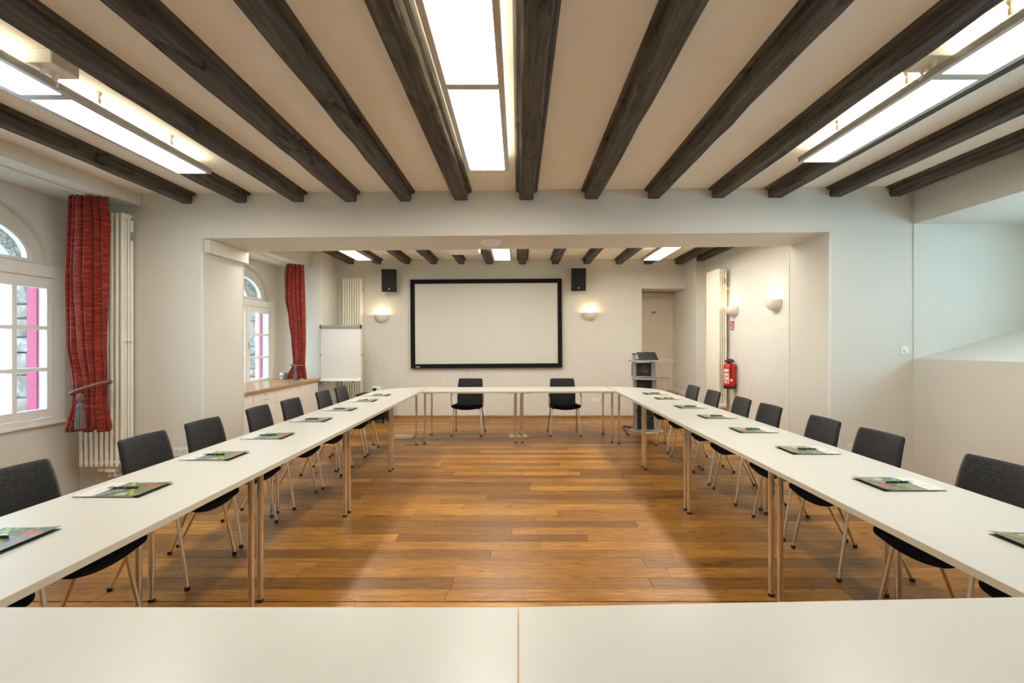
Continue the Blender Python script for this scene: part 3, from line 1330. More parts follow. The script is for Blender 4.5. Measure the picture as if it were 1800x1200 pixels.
# ------------------------------------------------------------------ radiators
def radiator(label, loc, rz, n, pitch, cols, z0, z1, valve, wall):
    """local x = along the face, y = depth (0 front .. deeper), n sections"""
    root = thing('radiator', label, 'radiator', loc, rz, 'tall column radiators')
    cd_ = .035
    depth = (cols - 1) * cd_ + .026
    bm = B()
    for c in range(cols):
        yy = .013 + c * cd_
        tube(bm, [(0, yy, z0 + .004), (0, yy, z0 + .012), (0, yy, z0 + .03), (0, yy, z1 - .03), (0, yy, z1 - .012), (0, yy, z1 - .004)], [k_ * (1.2 if c == 0 or c == cols - 1 else .8) for k_ in (.008, .0125, .0135, .0135, .0125, .008)], 12)
    for zz in (z0 + .045, z1 - .045):
        box(bm, -pitch * .5, pitch * .5, .010, depth - .010, zz - .014, zz + .014, .004)
    for zz in (z0, z1 - .05):
        box(bm, -.0125, .0125, .006, depth - .006, zz + .004, zz + .046, .006)
    zm = (z0 + z1) / 2 - .005
    box(bm, -pitch * .5, pitch * .5, .016, depth - .016, zm - .004, zm + .004)
    first = obj('section', bm, 'radiator', root, True, 40)
    first.location = (pitch * .5, 0, 0)
    for i in range(1, n):
        c = first.copy()
        C.objects.link(c)
        c.parent = root
        c.location = (pitch * (i + .5), 0, 0)
    bm = B()
    box(bm, n * pitch - .002, n * pitch + .006, depth * .62, depth * .8, z1 - .25, z1 - .17, .002)
    tube(bm, [(n * pitch - .01, depth * .7, z1 - .045), (n * pitch + .012, depth * .7, z1 - .045)], .012, 10)
    tag(obj('air_vent', bm, 'grey', root), 'grey vent plug on the end')
    for xx in (pitch * 1.5, pitch * (n - 1.5)):
        bm = B()
        box(bm, xx - .012, xx + .012, depth * .5, wall, z0 + .3, z0 + .33)
        box(bm, xx - .012, xx + .012, depth * .5, wall, z1 - .33, z1 - .30)
        obj('bracket', bm, 'radiator', root)
    if valve:
        bm = B()
        vx = pitch * (n - 3.2)
        box(bm, vx - .045, vx + .05, .02, .08, z0 - .052, z0 - .014, .01, 2)
        tube(bm, [(vx - .045, .05, z0 - .034), (vx - .075, .05, z0 - .034), (vx - .085, .05, z0 - .034), (vx - .12, .05, z0 - .034)], [.011, .013, .018, .016], 12)
        for dx in (-.02, .03):
            tube(bm, [(vx + dx, .05, z0 - .015), (vx + dx, .05, z0 + .03)], .010, 8)
            tube(bm, [(vx + dx, .05, z0 - .05), (vx + dx, .05, z0 - .09), (vx + dx, .14, z0 - .10)], .009, 8)
        tag(obj('valve', bm, 'white_plastic', root, True), 'white thermostat valve at the foot')
    return root


radiator('tall cream column radiator partly behind the near red curtain', (-4.092, 4.385, 0), 0, 9, .0474, 4, .268, 2.645, True, YW - 4.385)
radiator('tall cream column radiator behind the white flipchart', (-3.305, 8.86, 0), 0, 8, .0445, 4, .27, 2.645, True, YB - 8.86)
radiator('tall cream column radiator beside the fire extinguisher', (3.165, 7.96, 0), -R(90), 11, .0464, 4, .40, 2.61, False, XRB - 3.165)


# ------------------------------------------------------------------ curtains
def curtain(label, y0, prof, folds, amp, ztop, zbot, seed):
    """prof: list of (t from top 0..1, x left, x right, y front shift). The pleated bundle hangs in the x direction at depth y0."""
    rg = random.Random(seed)
    ph = [rg.uniform(-.6, .6) for _ in range(folds + 2)]
    def at(t):
        for a, b in zip(prof, prof[1:]):
            if t <= b[0]:
                k = (t - a[0]) / max(1e-6, b[0] - a[0])
                k = k * k * (3 - 2 * k)
                return [a[i] + (b[i] - a[i]) * k for i in range(1, 4)]
        return prof[-1][1:]
    nu, nv = folds * 12, 60
    bm = B()
    G = []
    for j in range(nv + 1):
        t = j / nv
        xl, xr, ys = at(t)
        row = []
        z = ztop + (zbot - ztop) * t
        for i in range(nu + 1):
            u = i / nu
            q = u * folds * 2 * math.pi
            A = amp * (.45 + .55 * min(1, t * 3)) * (.75 + .35 * math.sin(ph[int(u * folds)] * 9 + t * 2.4))
            qq = q + .9 * math.sin(2.2 * u + 2.2 * t + ph[1]) + .5 * ph[2] * t
            s = math.sin(qq) + .25 * math.sin(2.3 * qq + ph[3])
            x = xl + (xr - xl) * u + .38 * A * math.cos(qq)
            yv = y0 + ys + A * s + .045 * (2 * u - 1) ** 2 + .10 * (u - .5) * (1 - t) * .6
            zz = z + (.012 * math.sin(q * .5 + 1) if t > .95 else 0) + (.012 * math.cos(q) if t < .02 else 0)
            row.append(bm.verts.new((x, yv, zz)))
        G.append(row)
    for a, b in zip(G, G[1:]):
        for i in range(nu):
            bm.faces.new((a[i], a[i + 1], b[i + 1], b[i]))
    o = obj('curtain', bm, 'curtain', None, True, 180)
    md = o.modifiers.new('thickness', 'SOLIDIFY')
    md.thickness = .006
    md.offset = 0
    return tag(o, label, 'curtain', 'tied red curtains')


def px(x, d):
    return (x - 911) * d / 830


d1 = 4.20
P1 = [(0, px(116, d1), px(176, d1), 0), (.13, px(114, d1), px(181, d1), 0), (.38, px(113, d1), px(182, d1), 0), (.62, px(118, d1), px(181, d1), 0),
      (.83, px(129, d1), px(181, d1), .015), (.88, px(128, d1), px(182, d1), .01), (1, px(116, d1), px(194, d1), -.01)]
c1 = curtain('dark red curtain tied back beside the near window, down to the radiator', d1, P1, 6, .062, 2.735, .648, 2)
d2 = 7.86
P2 = [(0, px(502, d2), px(530, d2), 0), (.10, px(499, d2), px(531, d2), 0), (.3, px(499, d2), px(532, d2), 0), (.48, px(505, d2), px(533, d2), 0),
      (.68, px(510, d2), px(533.5, d2), 0), (.86, px(513, d2), px(533, d2), 0), (1, px(501, d2), px(538, d2), -.03)]
c2 = curtain('dark red curtain in the far alcove, its hem on the wooden worktop', d2, P2, 5, .042, 2.735, .826, 4)


def tieback(label, xc, y, hw, hd, za, zb, kx, ky, kz, sc):
    root = thing('curtain_tieback', label, 'tieback', (kx, ky, kz))
    bm = B()
    pts = []
    n = 28
    for i in range(n + 1):
        a = math.pi * 2 * i / n
        t = .5 + .5 * math.cos(a)
        pts.append((xc + hw * math.cos(a) - kx, y - hd * math.sin(a) - ky, zb + (za - zb) * t - kz))
    tube(bm, pts, .0125 * sc, 8, False)
    obj('rope', bm, 'rope', root, True)
    bm = B()
    lathe(bm, [(0, .05 * sc), (.016 * sc, .045 * sc), (.026 * sc, .02 * sc), (.024 * sc, -.01 * sc), (.014 * sc, -.03 * sc), (0, -.032 * sc)], 12)
    obj('knot', bm, 'rope', root, True)
    bm = B()
    lathe(bm, [(0, -.03 * sc), (.016 * sc, -.034 * sc), (.027 * sc, -.06 * sc), (.03 * sc, -.085 * sc), (.022 * sc, -.10 * sc), (0, -.102 * sc)], 14)
    obj('tassel_head', bm, 'tassel', root, True)
    bm = B()
    seg = 28
    prof = [(.022, -.098), (.029, -.13), (.033, -.19), (.037, -.262)]
    rings = []
    for r_, z_ in prof:
        rings.append([bm.verts.new((r_ * sc * (1 + .09 * (k % 2)) * math.cos(2 * math.pi * k / seg), r_ * sc * (1 + .09 * (k % 2)) * math.sin(2 * math.pi * k / seg), z_ * sc)) for k in range(seg)])
    for a, b in zip(rings, rings[1:]):
        for q in range(seg):
            bm.faces.new((a[q], a[(q + 1) % seg], b[(q + 1) % seg], b[q]))
    bm.faces.new(rings[-1])
    obj('tassel_skirt', bm, 'tassel', root)
    return root


tieback('twisted rope tieback with a tassel on the near curtain', (px(129, d1) + px(190, d1)) / 2, d1, (px(190, d1) - px(129, d1)) / 2 + .012, .085, 1.43 - 68 * d1 / 830, 1.43 - 90 * d1 / 830, px(141, d1 - .095), d1 - .095, 1.43 - 96 * d1 / 830, 1.0)
tieback('twisted rope tieback with a blue tassel on the far curtain', (px(513, d2) + px(533, d2)) / 2, d2, (px(533, d2) - px(513, d2)) / 2 + .014, .085, 1.43 - 40 * d2 / 830, 1.43 - 39 * d2 / 830, px(523.5, d2), d2 - .085, 1.43 - 42 * d2 / 830, .85)

# curtain rails on the soffits
for (ya, yb, lab) in ((Y0 + .1, 4.3, 'thin white curtain rail under the soffit of the near alcove'), (YV + .05, 8.05, 'thin white curtain rail under the soffit of the far alcove')):
    r = thing('curtain_rail', lab, 'curtain rail', (-3.86, ya, 2.752))
    bm = B()
    L = yb - ya
    prism(bm, [(-.014, 0), (.014, 0), (.014, -.018), (.005, -.018), (.005, -.006), (-.005, -.006), (-.005, -.018), (-.014, -.018)], 'y', 0, L)
    obj('track', bm, 'trim', r)
    bm = B()
    box(bm, -.016, .016, L, L + .012, -.02, 0, .002)
    obj('end_cap', bm, 'white_plastic', r)

# ------------------------------------------------------------------ window counter with cabinets
bm = B()
box(bm, XL + .001, XA, YV + .01, YA - .004, .762, .802, .003)
tag(obj('worktop', bm, 'worktop'), 'brown wooden worktop under the far window', 'worktop')
cuts = [5.57, 6.156, 6.74, 7.465, 8.165]
cl = ['cream base cabinet under the worktop, half hidden behind the jamb', 'cream base cabinet with a locked drawer under the worktop', 'cream base cabinet with a single door left of the narrow key door', 'cream base cabinet at the flipchart end of the worktop']
for i in range(4):
    ya, yb = cuts[i], cuts[i + 1]
    r = thing('base_cabinet', cl[i], 'cabinet', (XA - .02, ya, 0), 0, 'cabinets under the worktop')
    L = yb - ya
    bm = B()
    box(bm, -.6, -.02, .002, L - .002, .08, .76)
    box(bm, -.58, -.05, .002, L - .002, 0, .08)
    obj('carcass', bm, 'cabinet', r)
    zt = .752
    if i < 2:
        bm = B()
        box(bm, -.019, 0, .004, L - .004, .572, zt, .0015)
        d = obj('drawer', bm, 'cabinet', r)
        bm = B()
        tube(bm, [(0, L * .42, .655), (.028, L * .42, .655), (.028, L * .68, .655), (0, L * .68, .655)], .005, 8)
        tag(obj('handle', bm, 'chrome', d), 'thin metal bow handle')
        bm = B()
        tube(bm, [(0, L * .52, .722), (.006, L * .52, .722)], .012, 12)
        obj('lock', bm, 'grey', d)
        zt = .566
    bm = B()
    box(bm, -.019, 0, .004, L - .004, .085, zt, .0015)
    d = obj('door', bm, 'cabinet', r)
    if i >= 2:
        bm = B()
        tube(bm, [(0, .05 if i == 3 else L - .05, .50), (.012, .05 if i == 3 else L - .05, .50), (.02, .05 if i == 3 else L - .05, .50)], [.006, .006, .011], 10)
        obj('knob', bm, 'chrome', d)

# jar by the curtain
r = thing('glass_jar', 'small glass jar with a white lid beside the far curtain', 'jar', (px(494.5, 7.95), 7.97, .802))
bm = B()
lathe(bm, [(0, .004), (.030, .004), (.034, .01), (.034, .085), (.031, .085), (.031, .012), (0, .010)], 16)
obj('body', bm, 'glass', r, True)
bm = B()
lathe(bm, [(.0335, .078), (.035, .080), (.035, .094), (.030, .098), (.018, .10), (.016, .125), (0, .128)], 16)
tag(obj('lid', bm, 'white_plastic', r, True), 'white lid')
bm = B()
lathe(bm, [(0, .0105), (.0295, .0105), (.0295, .05), (0, .052)], 14)
obj('filling', bm, 'paper', r, True)
r = thing('tumbler', 'green glass tumbler next to the white lidded jar', 'glass', (px(498, 8.05) + .02, 8.08, .802))
bm = B()
lathe(bm, [(0, 0), (.028, 0), (.034, .11), (.031, .11), (.026, .006), (0, .006)], 16)
obj('body', bm, flat('green_glass', (.12, .20, .15), .1), r, True)

# ------------------------------------------------------------------ flipchart
fd = 8.2
r = thing('flipchart', 'white flipchart with a grey clamp bar in front of the radiator', 'flipchart', (px(599, fd), fd, 0))
w = .347
zt, zb = 1.43 + 30.5 * fd / 830, 1.43 - 67 * fd / 830
bm = B()
box(bm, -w, w, .006, .022, zb, zt - .02, .003)
obj('board', bm, 'white_plastic', r)
bm = B()
box(bm, -w - .006, w + .006, -.022, .03, zt - .052, zt, .006, 2)
tag(obj('clamp_bar', bm, 'grey', r), 'grey clamp bar along the top')
for s in (-1, 1):
    bm = B()
    box(bm, s * (w + .002) - .010, s * (w + .002) + .010, -.026, .034, zt - .058, zt + .006, .003)
    obj('end_cap', bm, 'black', r)
    bm = B()
    zk = 1.43 - 22 * fd / 830
    tube(bm, [(s * w, .012, zk), (s * (w + .022), .012, zk)], .010, 10)
    obj('clamp_knob', bm, 'black', r)
bm = B()
def sheet(u, v):
    return (-w + .012 + (2 * w - .024) * u, -.002 - .006 * math.sin(math.pi * v) - .003 * math.sin(math.pi * u), zb + .045 + (zt - .05 - zb - .045) * v)
pad(bm, sheet, lambda u, v: (sheet(u, v)[0], .005, sheet(u, v)[2]), 6, 8)
pp = obj('paper_pad', bm, 'paper', r, True)
bm = B()
box(bm, w - .085, w - .03, -.0045, -.0025, zb + .10, zb + .104)
obj('print_mark', bm, 'grey', pp)
bm = B()
box(bm, -w + .005, w - .005, -.065, .008, zb - .004, zb + .012, .003)
box(bm, -w + .005, w - .005, -.067, -.061, zb - .004, zb + .026, .002)
obj('pen_tray', bm, 'white_plastic', r)
bm = B()
for xx in (-.22, .22):
    tube(bm, [(xx, .0, zb - .03), (xx, .0, zb - .004)], .012, 10)
obj('tray_screw', bm, 'black', r)
bm = B()
tube(bm, [(-.02, .03, .03), (-.02, .03, zt - .10)], .016, 12)
obj('column', bm, 'alu_light', r, True)
bm = B()
lathe(bm, [(0, 0), (.24, 0), (.25, .008), (.24, .018), (.03, .03), (0, .03)], 28, (-.02, .03, 0))
obj('base', bm, 'alu_light', r, True)

# black media cart behind the corner table and the white control panel on it
r = thing('media_cart', 'low black cart standing behind the corner table near the flipchart', 'cart', (-2.61, 8.53, 0))
bm = B()
box(bm, -.25, .25, -.19, .19, .07, .49, .006)
obj('body', bm, 'black_matte', r)
bm = B()
box(bm, -.265, .265, -.205, .205, .49, .515, .005)
obj('top', bm, 'black', r)
for sx in (-1, 1):
    for sy in (-1, 1):
        bm = B()
        tube(bm, [(sx * .21 - .012, sy * .15, .03), (sx * .21 + .012, sy * .15, .03)], .03, 14)
        box(bm, sx * .21 - .018, sx * .21 + .018, sy * .15 - .012, sy * .15 + .012, .05, .07)
        obj('caster', bm, 'darkgrey', r)
r = thing('control_panel', 'small white tabletop control panel with a dark display', 'control panel', (-2.545, 8.45, .515), -.25)
bm = B()
prism(bm, [(-.04, 0), (.05, 0), (.03, .10), (.02, .13), (-.005, .128)], 'x', -.075, .075)
bmesh.ops.bevel(bm, geom=list(bm.edges), offset=.008, segments=2, affect='EDGES')
pn = obj('housing', bm, 'white_plastic', r, True)
bm = B()
for (a, b, c, d, mm) in ((-.052, .020, .05, .105, 0),):
    vs = [bm.verts.new(p) for p in ((a, -.0395 + .0275 * (c / .1) * 1.0 - .0105, c), (b, -.0395 + .0275 * (c / .1) - .0105, c), (b, -.0395 + .0275 * (d / .1) - .0105, d), (a, -.0395 + .0275 * (d / .1) - .0105, d))]
    bm.faces.new(vs)
bmesh.ops.solidify(bm, geom=list(bm.faces), thickness=.004)
tag(obj('display', bm, 'blue_glass', r), 'dark blue display')
bm = B()
for zz in (.055, .078, .10):
    box(bm, .034, .052, -.0395 + .0275 * (zz / .1) - .0125, -.0395 + .0275 * (zz / .1), zz - .007, zz + .007, .002)
obj('button', bm, 'grey', r)
bm = B()
box(bm, -.07, .07, -.045, .06, 0, .012, .004)
obj('foot', bm, 'darkgrey', r)

# ------------------------------------------------------------------ projection screen, loudspeakers
r = thing('projection_screen', 'wide projection screen in a black frame on the back wall', 'screen', ((854.9 - 911) * 9.02 / 830, 9.0, 1.795))
r.rotation_euler = (0, -.0072, 0)
w, h, f = 1.443, .846, .080
bm = B()
box(bm, -w + f, w - f, .012, .03, -h + f, h - f)
tag(obj('screen_cloth', bm, 'screen', r), 'off-white screen cloth')
for (a, b, c, d) in ((-w, w, h - f, h), (-w, w, -h, -h + f), (-w, -w + f, -h + f, h - f), (w - f, w, -h + f, h - f)):
    bm = B()
    box(bm, a, b, -.012, .055, c, d, .004)
    obj('frame_bar', bm, 'black_matte', r)
bm = B()
box(bm, -w + .095, -w + .175, -.0145, -.011, -h + .022, -h + .036, .002)
tag(obj('emblem', bm, 'white_plastic', r), 'tiny white emblem on the lower frame bar')

for (xc, zc, rz, lab) in ((px(684, 8.82), 1.43 + 109 * 8.82 / 830, .10, 'black loudspeaker high on the wall on the flipchart side'), (px(1017, 8.82), 1.43 + 110.7 * 8.82 / 830, -.03, 'black loudspeaker high on the wall on the lectern side')):
    r = thing('loudspeaker', lab, 'loudspeaker', (xc, 8.82, zc), rz, 'loudspeakers beside the screen')
    r.rotation_euler = (.10, 0, rz)
    bm = B()
    prism(bm, [(-.138, 0), (.138, 0), (.09, .17), (-.09, .17)], 'z', -.21, .21)
    obj('cabinet', bm, 'black', r)
    bm = B()
    pad(bm, lambda u, v: (-.132 + .264 * u, -.012 - .014 * math.sin(math.pi * u), -.203 + .406 * v), lambda u, v: (-.132 + .264 * u, 0, -.203 + .406 * v), 10, 2)
    obj('grille', bm, 'darkgrey', r, True, 50)
    bm = B()
    tube(bm, [(.0, -.028, -.155), (.0, -.0245, -.155)], .012, 12)
    tag(obj('badge', bm, 'white_plastic', r), 'round white badge')
    bm = B()
    tube(bm, [(0, .16, .0), (0, .235, .02)], .018, 10)
    box(bm, -.04, .04, .218, .24, -.06, .08, .003)
    obj('wall_bracket', bm, 'white_plastic', r)


# ------------------------------------------------------------------ wall lamps
def sconce(label, loc, rz):
    """local: wall plane y = 0, lamp sticks out towards -y; z = 0 is the rim"""
    root = thing('wall_sconce', label, 'wall lamp', loc, rz, 'half bowl wall lamps')
    bm = B()
    n, m_ = 24, 10
    prev = None
    def ring(t, off):
        # t 0 at the rim, 1 at the tip
        a = math.cos(t * math.pi / 2) ** .8
        rx = .152 * a - off
        ry = .135 * a - off
        z = -.145 * math.sin(t * math.pi / 2) * 1.0 + (off * .8 if t > .5 else 0)
        return [(max(rx, .001) * math.cos(math.pi * i / n), -max(ry, .001) * math.sin(math.pi * i / n), z) for i in range(n + 1)]
    outer = [[bm.verts.new(p) for p in ring(j / m_, 0)] for j in range(m_ + 1)]
    inner = [[bm.verts.new(p) for p in ring(j / m_, .007)] for j in range(m_ + 1)]
    for Gr in (outer, inner):
        for a, b in zip(Gr, Gr[1:]):
            for i in range(n):
                bm.faces.new((a[i], a[i + 1], b[i + 1], b[i]))
    for i in range(n):
        bm.faces.new((outer[0][i], outer[0][i + 1], inner[0][i + 1], inner[0][i]))
    obj('shade', bm, 'ceramic', root, True, 60)
    bm = B()
    box(bm, -.06, .06, -.012, 0, -.10, -.012, .003)
    obj('wall_plate', bm, 'white_plastic', root)
    bm = B()
    lathe(bm, [(0, -.105), (.016, -.10), (.016, -.07), (.012, -.066), (.0, -.066)], 12, (0, -.055, 0))
    obj('lamp_holder', bm, 'white_plastic', root, True)
    bm = B()
    lathe(bm, [(0, -.066), (.013, -.06), (.02, -.04), (.018, -.022), (.008, -.012), (0, -.010)], 12, (0, -.055, 0))
    obj('bulb', bm, 'bulb', root, True)
    ld = bpy.data.lights.new('sconce_light', 'POINT')
    ld.energy = SCONCE
    ld.color = (1.0, .74, .40)
    ld.shadow_soft_size = .03
    lo = bpy.data.objects.new('sconce_light', ld)
    C.objects.link(lo)
    lo.parent = root
    lo.location = (0, -.062, .012)
    return root


sconce('half bowl wall lamp on the back wall beside the flipchart radiator', (px(671.5, 9.06), YB, 1.962), 0)
sconce('half bowl wall lamp on the back wall between screen and door recess', (px(1036.5, 9.06), YB, 2.005), 0)
sconce('half bowl wall lamp on the side wall above the fire sign', (XRB, 7.31, 1.985), -R(90))
sconce('half bowl wall lamp on the side wall, the one nearer the cross wall', (XRB, 6.13, 1.985), -R(90))

# ------------------------------------------------------------------ sockets, dial, fire sign, extinguisher


def socket(label, loc, n):
    r = thing('wall_socket', label, 'socket', loc, 0)
    w = .0405 * n
    bm = B()
    box(bm, -w, w, -.010, 0, -.0405, .0405, .003)
    obj('cover_plate', bm, 'white_plastic', r)
    for i in range(n):
        cx = (i - (n - 1) / 2) * .071
        bm = B()
        # round well with two contact holes
        rings = []
        for (rr_, yy) in ((.0225, -.0125), (.0205, -.0125), (.019, -.0035), (.0, -.0035)):
            rings.append((rr_, yy))
        vs = []
        for (rr_, yy) in rings[:-1]:
            vs.append([bm.verts.new((cx + rr_ * math.cos(2 * math.pi * q / 20), yy, rr_ * math.sin(2 * math.pi * q / 20))) for q in range(20)])
        for a, b in zip(vs, vs[1:]):
            for q in range(20):
                bm.faces.new((a[q], a[(q + 1) % 20], b[(q + 1) % 20], b[q]))
        bm.faces.new(vs[-1])
        e = obj('well', bm, flat('socket_well', (.55, .53, .48), .5), r)
        bm = B()
        for s in (-1, 1):
            tube(bm, [(cx + s * .0095, -.0105, 0), (cx + s * .0095, -.0128, 0)], .003, 8)
        obj('contact_hole', bm, 'black', r)
    return r


socket('double wall socket beside the near radiator', (px(319.5, YW), YW, .372), 2)
socket('single wall socket low on the cross wall opposite the windows', (px(1495.5, YW), YW, .412), 1)
socket('double wall socket under the projection screen', (px(1045.5, YB), YB, .318), 2)
r = thing('dimmer_switch', 'square white dimmer with a round knob beside the niche', 'switch', (px(1590, YW), YW, 1.43 - 14 * YW / 830))
bm = B()
box(bm, -.0405, .0405, -.010, 0, -.0405, .0405, .003)
obj('cover_plate', bm, 'white_plastic', r)
bm = B()
tube(bm, [(0, -.010, 0), (0, -.022, 0), (0, -.026, 0)], [.021, .020, .017], 20)
obj('knob', bm, 'white_plastic', r, True)

r = thing('fire_sign', 'red fire extinguisher sign with white pictograms', 'sign', (XRB, 7.39, 1.695))
bm = B()
box(bm, -.004, 0, -.07, .07, -.07, .07)
obj('plate', bm, 'signred', r)
bm = B()
box(bm, -.0055, -.004, .018, .040, .010, .052)
box(bm, -.0055, -.004, .012, .040, -.058, -.008)
box(bm, -.0055, -.004, .024, .034, .053, .060)
box(bm, -.0055, -.004, -.040, -.024, -.05, .036)
box(bm, -.0055, -.004, -.060, -.041, -.056, -.040)
tag(obj('pictogram', bm, 'white_plastic', r), 'white extinguisher and arrow shapes')

ey, ex = 7.27, 3.252
ez0 = 1.43 - 80.5 * ey / 830
r = thing('fire_extinguisher', 'red fire extinguisher hanging on the side wall', 'fire extinguisher', (ex, ey, ez0))
bm = B()
lathe(bm, [(.080, .045), (.086, .05), (.086, .33), (.080, .36), (.055, .385), (.03, .395), (0, .395)], 28)
cyl = obj('cylinder', bm, 'red', r, True)
bm = B()
lathe(bm, [(0, 0), (.084, 0), (.088, .006), (.088, .048), (.080, .05), (0, .05)], 28)
obj('foot_ring', bm, 'black', r, True)
bm = B()
lathe(bm, [(.034, .39), (.034, .40), (.07, .405), (.072, .425), (.06, .436), (0, .44)], 20)
box(bm, -.03, .05, -.012, .012, .43, .452, .004)
obj('valve_head', bm, 'black', r, True, 40)
bm = B()
lathe(bm, [(0, .44), (.02, .442), (.02, .456), (0, .46)], 10, (-.03, 0, 0))
tag(obj('strike_button', bm, 'red', r, True), 'red strike knob on top')
bm = B()
tube(bm, smoothpath([(-.01, -.05, .41), (-.02, -.095, .40), (-.025, -.108, .33), (-.02, -.102, .22), (-.015, -.099, .14)]), .010, 8)
obj('hose', bm, 'black', r, True)
bm = B()
tube(bm, [(-.015, -.099, .155), (-.015, -.098, .135), (-.015, -.098, .115)], [.013, .014, .012], 10)
obj('nozzle', bm, 'ceramic', r, True)
bm = B()
def lab_pt(a, z, rad=.0868):
    return (rad * math.cos(a), rad * math.sin(a), z)
def patch(bm, a0, a1, z0, z1, rad=.0868, n=8):
    A = [bm.verts.new(lab_pt(a0 + (a1 - a0) * i / n, z0, rad)) for i in range(n + 1)]
    Bv = [bm.verts.new(lab_pt(a0 + (a1 - a0) * i / n, z1, rad)) for i in range(n + 1)]
    for i in range(n):
        bm.faces.new((A[i], A[i + 1], Bv[i + 1], Bv[i]))
patch(bm, R(188), R(238), .262, .30)
for z in (.085, .135, .18):
    patch(bm, R(188), R(240), z, z + .006)
patch(bm, R(188), R(193), .085, .25)
patch(bm, R(236), R(240), .085, .25)
for (a0, a1, z0, z1) in ((196, 210, .20, .24), (215, 230, .20, .24), (196, 208, .145, .172), (214, 231, .145, .172), (200, 226, .10, .122)):
    patch(bm, R(a0), R(a1), z0, z1)
tag(obj('instruction_label', bm, 'white_plastic', cyl), 'white instruction label with pictograms')
bm = B()
box(bm, .06, XRB - ex, -.03, .03, .30, .34, .003)
box(bm, .05, XRB - ex, -.03, .03, .02, .06, .003)
obj('wall_bracket', bm, 'black', r)

# ------------------------------------------------------------------ lectern trolley
ld_ = 7.66
lx = px(1137, ld_)
r = thing('lectern', 'grey media lectern on a round base with two curved shelves', 'lectern', (lx, ld_, 0))
bm = B()
lathe(bm, [(0, 0), (.27, 0), (.275, .010), (.26, .022), (.0, .026)], 36)
obj('base', bm, 'alu_light', r, True)
for (xb, xt, w, nm) in ((-.185, px(1114.5, ld_) - lx, .026, 'post'), (px(1153, ld_) - lx, px(1147, ld_) - lx, .034, 'post')):
    bm = B()
    zt = 1.43 - 21 * ld_ / 830
    A = [(xb - w, -.02), (xb + w, -.02), (xb + w, .03), (xb - w, .03)]
    Bq = [(xt - w, -.02), (xt + w, -.02), (xt + w, .03), (xt - w, .03)]
    va = [bm.verts.new((p[0], p[1], .02)) for p in A]
    vb = [bm.verts.new((p[0], p[1], zt)) for p in Bq]
    bm.faces.new(va[::-1])
    bm.faces.new(vb)
    for q in range(4):
        bm.faces.new((va[q], va[(q + 1) % 4], vb[(q + 1) % 4], vb[q]))
    post = obj(nm, bm, 'alu_light', r)
    bm = B()
    box(bm, xt - w - .002, xt + w + .002, -.022, .032, zt, zt + .022, .003)
    obj('post_cap', bm, 'black', post)
for (x0, x1, z, dep, off) in ((px(1103, ld_), px(1187, ld_), 1.43 - 31.5 * ld_ / 830, .22, -.06), (px(1109, ld_), px(1180, ld_), 1.43 - 62.5 * ld_ / 830, .20, -.02)):
    bm = B()
    n = 30
    a, b = x0 - lx, x1 - lx
    poly = []
    for i in range(n + 1):
        t = i / n
        xx = a + (b - a) * t
        poly.append((xx, off - dep * math.sin(math.pi * t ** .72) ** .8 * .9))
    for i in range(1, n):
        t = 1 - i / n
        xx = a + (b - a) * t
        poly.append((xx, off + .14 * math.sin(math.pi * t) ** .6))
    prism(bm, poly, 'z', z - .012, z + .012)
    obj('shelf', bm, 'alu_light', r)
for (z0, z1, xa, xb) in ((.885, 1.10, 1113, 1144), (.47, .845, 1115, 1147), (.03, .43, 1118, 1150)):
    bm = B()
    box(bm, px(xa, ld_) - lx, px(xb, ld_) - lx, .0, .12, z0, z1, .006)
    pnl = obj('side_panel', bm, 'black', r)
    bm = B()
    rq = random.Random(int(z0 * 100))
    cxx = (px(xa, ld_) + px(xb, ld_)) / 2 - lx
    for q in range(16):
        ag = rq.uniform(0, 6.28)
        rd = rq.uniform(.02, .10)
        hx, hz = cxx + rd * math.cos(ag), (z0 + z1) / 2 + rd * .9 * math.sin(ag)
        box(bm, hx - .009, hx + .009, -.003, .001, hz - .004, hz + .004)
    obj('vent_slots', bm, 'grey', pnl)
bm = B()
tube(bm, smoothpath([(-.02, .0, 1.10), (.02, -.03, 1.135), (.05, 0, 1.10)]), .005, 6)
obj('carry_loop', bm, 'black', r, True)

bm = B()
tube(bm, smoothpath([(1.93, 7.62, .42), (1.915, 7.68, .22), (1.93, 7.76, .03), (1.90, 7.92, .012), (1.83, 8.0, .012), (1.765, 7.97, .012), (1.74, 7.72, .012), (1.72, 7.45, .012), (1.70, 7.27, .012)], 8), .011, 8)
for v in bm.verts:
    v.co -= Vector((lx, ld_, 0))
tag(obj('power_cable', bm, 'black', r, True), 'thick black cable curling over the floor')
bm = B()
tube(bm, smoothpath([(1.925, 7.57, .5), (1.885, 7.60, .25), (1.86, 7.7, .03), (1.80, 7.6, .005), (1.76, 7.35, .005)], 8), .0035, 6)
for v in bm.verts:
    v.co -= Vector((lx, ld_, 0))
tag(obj('thin_cable', bm, 'grey', r, True), 'thin grey cable hanging to the floor')

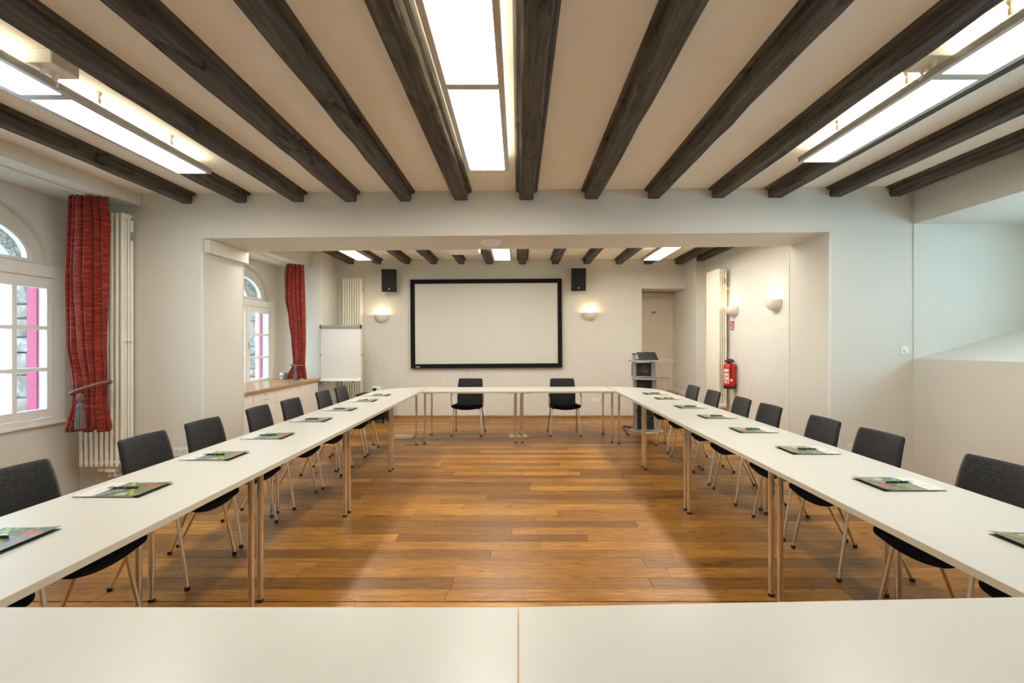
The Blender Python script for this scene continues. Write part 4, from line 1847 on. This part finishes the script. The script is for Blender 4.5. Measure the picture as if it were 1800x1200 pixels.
ts = 1.43 - 31.5 * ld_ / 830 + .012
r = thing('laptop', 'open black laptop on the upper shelf of the lectern', 'laptop', (px(1135, ld_), ld_ - .06, ts), .12)
bm = B()
box(bm, -.16, .16, -.11, .11, 0, .016, .004)
obj('base', bm, 'black', r)
bm = B()
q = [(-.16, .10, .016), (.16, .10, .016), (.16, .02, .125), (-.16, .02, .125)]
vs = [bm.verts.new((p[0] - (.02 if p[2] > .1 else 0), -p[1] + .02, p[2])) for p in q]
bm.faces.new(vs)
bmesh.ops.solidify(bm, geom=list(bm.faces), thickness=.010)
obj('lid', bm, 'black', r)
r = thing('presenter_box', 'small black remote box with a red light beside the laptop', 'control box', (px(1141, ld_), ld_ + .085, ts))
bm = B()
box(bm, -.05, .05, -.02, .04, 0, .125, .006)
obj('body', bm, 'black', r)
bm = B()
tube(bm, [(-.02, -.022, .108), (-.02, -.019, .108)], .008, 10)
tag(obj('indicator', bm, 'red', r), 'red indicator')

# ------------------------------------------------------------------ floor boxes, ceiling dome, projector
for (xc, yc, lab) in ((-1.745, 7.165, 'metal floor box near the corner table on the window side'), (-.005, 7.23, 'metal floor box under the two tables below the screen')):
    r = thing('floor_box', lab, 'floor box', (xc, yc, 0), 0, 'floor boxes')
    bm = B()
    s, t = .14, .118
    for (a, b, c, d) in ((-s, s, -s, -t), (-s, s, t, s), (-s, -t, -t, t), (t, s, -t, t)):
        box(bm, a, b, c, d, .0005, .006, .001)
    obj('frame', bm, 'brass', r)
    bm = B()
    box(bm, -t + .003, t - .003, -t + .003, t - .003, .0005, .005, .001)
    lid = obj('lid', bm, 'alu_light' if xc < -1 else 'brass', r)
    bm = B()
    box(bm, -.03, .03, t - .035, t - .012, .005, .0062)
    obj('cable_flap', bm, 'grey', lid)

hz = oz - SLOPE * .278
r = thing('smoke_detector', 'flat white dome under the cross beam', 'smoke detector', (-.278, 4.82, hz))
bm = B()
lathe(bm, [(0, 0), (.105, 0), (.105, -.012), (.098, -.016), (0, -.016)], 28)
obj('mount_ring', bm, 'white_plastic', r, True)
bm = B()
lathe(bm, [(.097, -.016), (.09, -.03), (.07, -.044), (.035, -.053), (0, -.055)], 28)
obj('dome', bm, flat('pale_dome', (.78, .77, .80), .35), r, True)

pd = 5.62
r = thing('projector', 'white projector hanging behind the cross beam', 'projector', (px(812.5, pd), pd, 2.525))
bm = B()
box(bm, -.192, .192, 0, .30, 0, .12, .03, 3)
obj('housing', bm, 'white_plastic', r, True, 60)
bm = B()
for zz in (.028, .038, .048):
    box(bm, .0, .10, -.002, .003, zz, zz + .004)
obj('vent_slots', bm, 'grey', r)
bm = B()
tube(bm, [(0, .15, .115), (0, .15, ZCB - 2.525)], .022, 12)
lathe(bm, [(0, ZCB - 2.525), (.07, ZCB - 2.525), (.07, ZCB - 2.545), (0, ZCB - 2.545)], 18, (0, .15, 0))
obj('ceiling_mount', bm, 'white_plastic', r, True, 40)
bm = B()
tube(bm, [(-.06, .295, .06), (-.06, .325, .06)], [.04, .036], 18)
obj('lens', bm, 'black', r, True, 40)

# ------------------------------------------------------------------ outside
bm = B()
box(bm, -60, -4.70, -40, 60, -1.2, -1.0)
tag(obj('ground_outside', bm, flat('pale_paving', (.55, .52, .47), .9)), kind='structure')
r = thing('neighbour_house', 'pale house with a slate roof outside the near window', 'building', (-17.5, 16.0, -1.0))
bm = B()
box(bm, -4, 0, -9, 9, 0, 5.2)
obj('wall', bm, flat('house_render', (.85, .83, .78), .9), r)
bm = B()
prism(bm, [(.5, 5.0), (.5, 5.15), (-2, 7.6), (-4.5, 5.15), (-4.5, 5.0)], 'y', -9.4, 9.4)
obj('roof', bm, flat('slate_roof', (.16, .19, .23), .7), r)
for yy in (-7.5, -4.5, -1.6, 1.6, 4.5, 7.5):
    for zz in (1.2, 3.2):
        bm = B()
        box(bm, -.02, .05, yy - .5, yy + .5, zz, zz + 1.3)
        w_ = obj('window', bm, flat('house_window_frame', (.5, .5, .5), .5), r)
        bm = B()
        box(bm, .04, .056, yy - .42, yy + .42, zz + .08, zz + 1.22)
        obj('pane', bm, 'blue_glass', w_)
print('planks', count, 'objects', len(bpy.data.objects))
